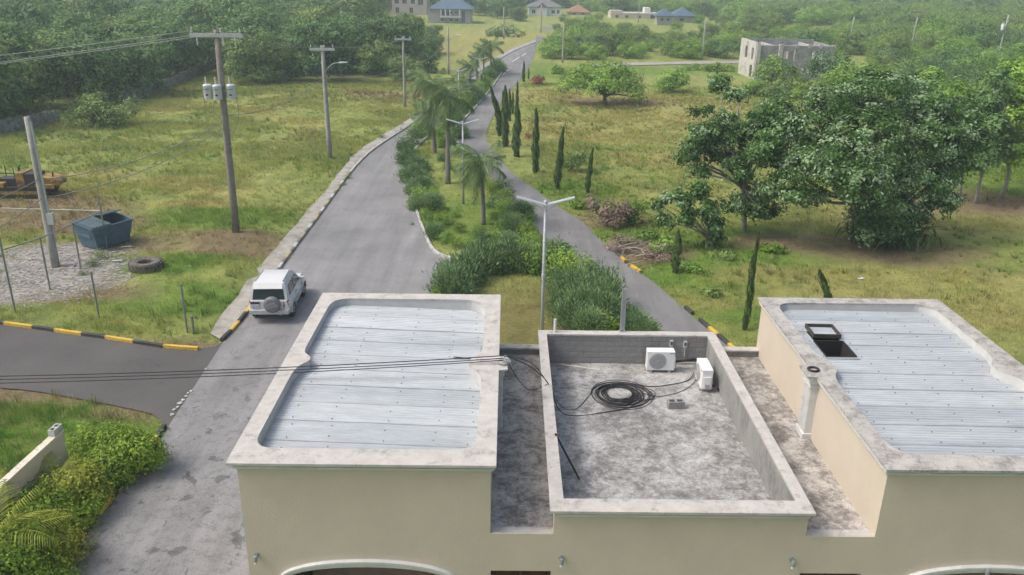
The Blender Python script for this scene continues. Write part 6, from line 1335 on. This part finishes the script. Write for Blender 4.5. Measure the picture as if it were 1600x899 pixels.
def house(name, base, pxw, rows, dep, wall, roofm, label, wins=(), roof='hip', eave=.5, rh=2.2, cat='house', trim=None, dx=0, porch=False):
    # base: pixel of the foot of the front wall; pxw: left and right pixel; rows: pixel row of the eaves
    B = G(*base); Y = B[1]; x0 = PY(pxw[0], base[1], Y)[0]; x1 = PY(pxw[1], base[1], Y)[0]; h = topz(B, base[0], rows); W_ = x1-x0
    root = thing(name, ((x0+x1)/2, Y+dep/2, 0), label, cat); hw = W_/2; hd = dep/2
    ww = [(-hw+a*W_, -hw+b_*W_, c*h, d*h) for a, b_, c, d in wins]
    m1 = facade(-hw, hw, -hd, -.3, h, ww); m1.bb(-hw, -hw+.25, -hd+.25, hd, -.3, h).bb(hw-.25, hw, -hd+.25, hd, -.3, h).bb(-hw+.25, hw-.25, hd-.25, hd, -.3, h)
    m1.build('wall', wall, root)
    for a, b_, c, d in ww:
        mb = MB(); mb.bb(a, b_, -hd+.14, -hd+.18, c, d); wn = mb.build('window', 'window_dark', root)
        mb = MB(); mb.bb(a-.08, b_+.08, -hd-.06, -hd-.002, c-.12, c); mb.bb((a+b_)/2-.03, (a+b_)/2+.03, -hd+.08, -hd+.13, c, d); mb.build('window_frame', trim or wall, wn)
    e = eave
    if roof == 'hip':
        k = min(hw, hd)*.98; R_ = [(-hw-e, -hd-e), (hw+e, -hd-e), (hw+e, hd+e), (-hw-e, hd+e)]
        if hw >= hd: r0, r1 = (-hw+k, 0), (hw-k, 0)
        else: r0, r1 = (0, -hd+k), (0, hd-k)
        mb = MB(); V = [(*p, h) for p in R_]+[(*p, h+.16) for p in R_]+[(*r0, h+rh), (*r1, h+rh)]
        F = [(3, 2, 1, 0)]+[(i, (i+1) % 4, 4+(i+1) % 4, 4+i) for i in range(4)]
        F += [(4, 5, 9, 8), (5, 6, 9), (6, 7, 8, 9), (7, 4, 8)] if hw >= hd else [(4, 5, 8), (5, 6, 9, 8), (6, 7, 9), (7, 4, 8, 9)]
        mb.add(V, F); mb.build('roof', roofm, root)
    elif roof == 'flat':
        mb = MB(); mb.bb(-hw-.15, hw+.15, -hd-.15, hd+.15, h, h+.22); mb.build('roof_slab', roofm, root)
    return root, h, hw, hd
# blue roofed two storey house
r_, h_, hw, hd = house('blue_roof_house', (705, 37), (674, 736), 15, 9, 'wall_bare', 'roof_blue', 'two storey unfinished grey house with a big blue hipped roof', [(.28, .36, .56, .88), (.38, .45, .56, .88), (.48, .53, .66, .86), (.60, .65, .66, .86), (.78, .84, .06, .90), (.24, .31, .14, .34), (.47, .53, .14, .34), (.61, .67, .14, .34)], rh=3.4, eave=.7, trim='wall_white')
mb = MB(); mb.bb(-hw*.55, hw*.48, -hd-.9, -hd-.003, h_*.44, h_*.50); mb.build('balcony', 'wall_white', r_)
for x in (-hw*.5, -hw*.28, -hw*.05, hw*.44):
    mb = MB(); mb.bb(x-.12, x+.12, -hd-.85, -hd-.62, h_*.502, h_*.998); mb.build('column', 'wall_white', r_)
mb = MB(); mb.bb(-hw-.9, -hw-.003, -hd+.4, -hd+3, 0, h_*.99); mb.build('side_bay', 'wall_bare', r_)
house('unfinished_house', (645, 24), (613, 667), -6, 10, 'wall_pinkgrey', 'raw_concrete', 'hazy pinkish grey unfinished house rising behind the left wood', [(.08, .2, .6, .85), (.3, .42, .6, .85), (.55, .66, .6, .85), (.75, .9, .55, .85), (.1, .2, .12, .4), (.5, .6, .12, .4)], 'flat')
r_, h_, hw, hd = house('white_house', (850, 25), (826, 877), 12, 9, 'wall_white', 'roof_grey', 'distant white house with a grey gabled roof', [(.1, .2, .3, .7), (.36, .5, .35, .75), (.7, .8, .3, .7), (.86, .94, .3, .7)], rh=2.4)
mb = MB(); x0 = -hw*.55; mb.add([(x0, -hd-1.2, h_), (x0+3.6, -hd-1.2, h_), (x0+1.8, -hd-1.2, h_+1.5), (x0, 0, h_+.2), (x0+3.6, 0, h_+.2), (x0+1.8, 0, h_+1.7)], [(0, 1, 2), (1, 4, 5, 2), (0, 2, 5, 3), (3, 5, 4), (0, 3, 4, 1)]); mb.build('gable', 'roof_grey', r_)
mb = MB(); mb.bb(x0+.2, x0+3.4, -hd-1.0, -hd-.003, 0, h_-.002); mb.build('gable_wing', 'wall_white', r_)
house('brown_roof_house', (906, 24), (888, 921), 20, 8, 'wall_cream', 'roof_brown', 'distant low house with a brown roof right of the white one', [(.2, .35, .25, .7), (.6, .75, .25, .7)], rh=2.3)
r_, h_, hw, hd = house('cream_house', (990, 30), (954, 1030), 22, 8, 'wall_cream', 'raw_concrete', 'distant long cream house with a flat unfinished top', [(.1, .16, .2, .7), (.3, .36, .2, .7), (.55, .62, .2, .7), (.82, .92, .1, .8)], 'flat')
mb = MB(); mb.bb(hw*.42, hw*.66, -2, 2, h_+.22, h_+1.7); mb.build('water_tank_room', 'wall_white', r_)
mb = MB(); mb.bb(-hw*.98, -hw*.5, -3, 3, h_+.22, h_+.8); mb.build('parapet', 'wall_pinkgrey', r_)
house('tower_house', (1038, 40), (1026, 1050), 26, 4.2, 'wall_bare', 'roof_blue', 'small grey tower like house with a pointed blue roof', [(.25, .4, .5, .8), (.65, .8, .5, .8)], rh=2.0, eave=.6)
house('blue_roof_house', (1065, 36), (1052, 1084), 26, 7, 'wall_bare', 'roof_blue', 'second blue pointed roof just right of the small tower house', [(.3, .5, .3, .7)], rh=2.3, eave=.6)
house('red_roof_house', (1096, 19), (1078, 1116), 11, 9, 'wall_cream', 'roof_red', 'distant house with a dull red hipped roof', [(.2, .3, .3, .7), (.6, .7, .3, .7)], rh=2.2)
house('blue_roof_house', (1262, 37), (1234, 1290), 31, 9, 'wall_bare', 'roof_blue', 'wide blue hipped roof showing above the scrub on the right', [(.3, .4, .2, .7)], rh=2.9)
house('cream_house', (1342, 30), (1326, 1360), 20, 7, 'wall_cream', 'raw_concrete', 'small distant flat roofed pinkish building above the scrub', [(.3, .4, .3, .7), (.6, .75, .3, .7)], 'flat')
house('concrete_shed', (1163, 44), (1152, 1176), 37, 5, 'raw_concrete', 'raw_concrete', 'low pale concrete slab building behind the block house', [(.3, .5, .2, .7)], 'flat')
# unfinished two storey block house at the far right corner of the lot
B = G(1240, 126); Y = B[1]; X0, X1 = PY(1176, 126, Y)[0], PY(1297, 126, Y)[0]; h = topz(B, 1240, 72); W_ = X1-X0
bh = thing('block_house', ((X0+X1)/2, Y+4, 0), 'unfinished two storey house of bare grey concrete blocks without a roof', 'house'); hw = W_/2
f1 = lambda a: -hw+a*W_
wins = [(f1(.36), f1(.42), h*.62, h*.84), (f1(.49), f1(.53), h*.55, h*.88), (f1(.72), f1(.78), h*.62, h*.84), (f1(.48), f1(.56), .1, h*.40), (f1(.2), f1(.27), h*.15, h*.38), (f1(.75), f1(.83), h*.1, h*.38)]
facade(-hw, hw, -4, -.2, h, wins, .2).build('front_wall', 'raw_block', bh)
mb = MB(); 
L_ = MB(); L_.prism([(-3.8, -.2), (4, -.2), (4, h+.4), (-3.8, h+.4)], 0, .2, holes=[[(-2.9, h*.55), (-1.9, h*.55), (-1.9, h*.9), (-2.9, h*.9)], [(.2, h*.55), (1.4, h*.55), (1.4, h*.9), (.2, h*.9)], [(-2.9, .1), (-1.7, .1), (-1.7, h*.4), (-2.9, h*.4)]]); L_.v = [(-hw+z, x, y) for x, y, z in L_.v]; L_.build('side_wall', 'raw_concrete', bh)
mb = MB(); mb.bb(hw-.2, hw, -3.8, 4, -.2, h-.003).bb(-hw+.2, hw-.2, 3.8, 4, -.2, h+.3).bb(-hw+.2, hw-.2, -3.8, 3.8, h*.46, h*.5); mb.build('rear_wall', 'raw_block', bh)
for a in (.26, .52, .78):
    mb = MB(); mb.bb(f1(a)-.1, f1(a)+.1, -3.8, 3.8, h*.5, h-.1-.3*(a == .52)); mb.build('inner_wall', 'raw_concrete', bh)
mb = MB(); mb.bb(-hw+.2, hw-.2, -.2, 0, h*.5, h-.25); mb.build('inner_wall', 'raw_concrete', bh)
for a, dz in ((.0, .55), (.015, .3), (.3, .15), (.31, .1), (.5, -.02), (.66, .35), (.8, .4), (.97, .1)):
    mb = MB(); mb.bb(f1(a)+.0, f1(a)+.45, -4.05, -3.75, h-.3, h+.12+dz*.4); mb.build('column_stub', 'raw_concrete', bh)
mb = MB()
for a in (.02, .05, .93, .99): mb.tube([(f1(a), -3.9, h), (f1(a)+.03, -3.9, h+.9)], .03, 5)
mb.build('rebar', 'machine_dark', bh)
for a in (.005, .29):
    mb = MB(); mb.bb(f1(a), f1(a)+.5, -4.3, -4.003, -.1, h+.2); mb.build('projecting_pier', 'raw_concrete', bh)

# ------------------------------------------------------------------ grass
def tufts(n, xr, yr, seed, hmin, hmax, wd=.02):
    r = np.random.default_rng(seed); X = r.uniform(*xr, n); Y = yr[0]+(yr[1]-yr[0])*r.random(n)**1.15
    p = proj(np.stack([X, Y, 0*X], 1)); ok = (p[:, 0] > -40) & (p[:, 0] < 1640) & (p[:, 1] < 910) & ~roadmask(X, Y) & ~inpoly(X, Y, [(-5, 12), (11.7, 12), (11.7, 20.8), (-5, 20.8)])
    ok &= ~inpoly(X, Y, xy(INN)+[(q[0], q[1]) for q in OUT[::-1]])
    X, Y = X[ok], Y[ok]; c, cover = ground_colour(X, Y); pt = fbm(X, Y, 3.2, 41)
    ok = (r.random(len(X)) < cover*np.clip((pt-.28)*3.0, .12, 1)); X, Y, c, pt = X[ok], Y[ok], c[ok], pt[ok]
    k = 6; n = len(X)
    X, Y, pt = (np.repeat(a_, k) for a_ in (X, Y, pt)); c = np.repeat(c, k, 0); Z = gzv(X, Y)-.02
    a_ = r.uniform(0, 6.28, n*k); l = r.uniform(hmin, hmax, n*k)*(.45+1.1*pt); s = r.uniform(.4, 1.3, n*k)*l; w2 = wd*r.uniform(.5, 1.3, n*k)*np.clip(Y/45, .5, 1.8)
    b0 = np.stack([X+r.normal(0, .09, n*k), Y+r.normal(0, .09, n*k), Z], 1); d = np.stack([np.cos(a_), np.sin(a_), 0*a_], 1); sd = np.stack([-d[:, 1], d[:, 0], 0*a_], 1)*w2[:, None]
    tip = b0+d*s[:, None]+np.stack([-.12*l, 0*l, l], 1)
    return np.stack([b0-sd, b0+sd, tip], 1), np.clip(c*r.uniform(.95, 1.6, n*k)[:, None]*np.array([1.05, 1, .9]), .01, .6)
m, nt, b, co = base('grass_blade', .85); b.inputs['Specular IOR Level'].default_value = .12
at = node(nt, 'ShaderNodeAttribute', attribute_name='soil'); nt.links.new(at.outputs['Color'], b.inputs['Base Color'])
tr_ = node(nt, 'ShaderNodeBsdfTranslucent'); nt.links.new(at.outputs['Color'], tr_.inputs[0]); mx = node(nt, 'ShaderNodeMixShader'); mx.inputs[0].default_value = .4
nt.links.new(b.outputs[0], mx.inputs[1]); nt.links.new(tr_.outputs[0], mx.inputs[2]); nt.links.new(mx.outputs[0], nt.nodes['Material Output'].inputs['Surface'])
for lab, args in (('long grass and weeds of the left lot', (80000, (-42, -6), (24, 110), 1, .10, .30, .018)), ('long grass and weeds of the right lot', (80000, (2, 60), (22, 110), 2, .10, .26, .018)), ('grass of the median and lawn', (12000, (-8, 8), (20.7, 110), 3, .08, .22, .018)), ('short grass of the near left corner', (18000, (-24, -11), (15, 27), 4, .06, .16, .016))):
    V, cc = tufts(*args[:6], wd=args[6]); o = quads('grass', V, np.zeros(len(V)), 'grass_blade'); tag(o, lab, None, None, 'stuff')
    a = o.data.attributes.new('soil', 'FLOAT_COLOR', 'POINT'); a.data.foreach_set('color', np.repeat(np.concatenate([cc, np.ones((len(cc), 1))], 1), 3, 0).astype(np.float32).ravel())
def clumps(n, xr, yr, seed, lab):
    r = np.random.default_rng(seed); X = r.uniform(*xr, n); Y = yr[0]+(yr[1]-yr[0])*r.random(n)**1.25
    p = proj(np.stack([X, Y, 0*X], 1)); ok = (p[:, 0] > -40) & (p[:, 0] < 1640) & ~roadmask(X, Y) & (border_dist(X, Y) > .6) & ~inpoly(X, Y, [(-5, 12), (11.7, 12), (11.7, 20.8), (-5, 20.8)]) & ~inpoly(X, Y, xy(INN)+[(q[0], q[1]) for q in OUT[::-1]])
    X, Y = X[ok], Y[ok]; c, cov = ground_colour(X, Y); ok = (r.random(len(X)) < cov) & (fbm(X, Y, 6, 63) > .47); X, Y, c = X[ok], Y[ok], c[ok]; n = len(X); k = 16
    hgt = np.repeat(r.uniform(.16, .50, n), k); kind = r.random(n)[:, None]
    c = np.repeat(np.where(kind < .55, c*np.array([.74, .86, .62]), np.where(kind < .8, c*.4+np.array([.36, .33, .17])*.75, c*np.array([.85, 1.3, .8]))), k, 0)
    X, Y = np.repeat(X, k), np.repeat(Y, k); N_ = n*k; a_ = r.uniform(0, 6.28, N_); l = hgt*r.uniform(.5, 1.1, N_); rad = r.uniform(0, .16, N_)
    b0 = np.stack([X+np.cos(a_)*rad, Y+np.sin(a_)*rad, gzv(X, Y)-.02], 1); d = np.stack([np.cos(a_), np.sin(a_), 0*a_], 1); w2 = (.016*r.uniform(.6, 1.5, N_)*np.clip(Y/45, .6, 2.0))[:, None]; sd = np.stack([-d[:, 1], d[:, 0], 0*a_], 1)*w2
    V = np.stack([b0-sd, b0+sd, b0+d*(l*r.uniform(.2, .9, N_))[:, None]+np.stack([-.1*l, 0*l, l], 1)], 1); c = np.clip(c*r.uniform(.75, 1.35, N_)[:, None], .01, .7)
    o = quads('weeds', V, np.zeros(N_), 'grass_blade'); tag(o, lab, None, None, 'stuff'); a = o.data.attributes.new('soil', 'FLOAT_COLOR', 'POINT'); a.data.foreach_set('color', np.repeat(np.concatenate([c, np.ones((N_, 1))], 1), 3, 0).astype(np.float32).ravel())
clumps(8000, (-45, -6), (24, 105), 7, 'scattered taller weeds and straw tufts of the left lot'); clumps(9000, (2, 60), (22, 105), 8, 'scattered taller weeds and straw tufts of the right lot'); clumps(1600, (-24, -12), (16, 27), 9, 'low weeds of the near left corner')
# weeds by the dumpster and along the kerb
WD = shrub_proto('weed_clump', 'leaf_olive', 97, 40, 16, .12)
for i, (px, py, rp, lab) in enumerate(((158, 398, 15, 'weeds growing against the dumpster end'), (147, 412, 13, 'weeds at the foot of the fence corner post'), (130, 428, 10, 'low weeds beside the third fence post'), (545, 275, 7, 'weed tuft growing over the kerb beside the pale road'), (538, 286, 6, 'small weed tuft on the kerb just nearer than the larger one'), (644, 349, 5, 'small weed growing in the asphalt beside the median'), (595, 212, 8, 'weeds growing over the walkway at the far kerb'))):
    B = G(px, py+.6*rp); R = rp*math.hypot(B[1], CH)/FPX; place(WD, (B[0], B[1], max(0, gz(B[0], B[1]))), rnd.uniform(0, 6), (R, R, R*.9), lab, 'weeds', 'weeds by dumpster and kerb')
# ------------------------------------------------------------------ air
m = bpy.data.materials.new('haze_air'); m.use_nodes = True; nt = m.node_tree
for n in list(nt.nodes):
    if n.type == 'BSDF_PRINCIPLED': nt.nodes.remove(n)
pv = node(nt, 'ShaderNodeVolumePrincipled'); pv.inputs['Color'].default_value = (.76, .90, 1.0, 1); pv.inputs['Density'].default_value = .0008; pv.inputs['Anisotropy'].default_value = .2
nt.links.new(pv.outputs[0], nt.nodes['Material Output'].inputs['Volume'])
mb = MB(); mb.bb(-1500, 1500, -300, 2000, -1.2, 125); hz_ = mb.build('haze', None); hz_.data.materials.append(m); tag(hz_, 'thin pale haze in the air', None, None, 'stuff')
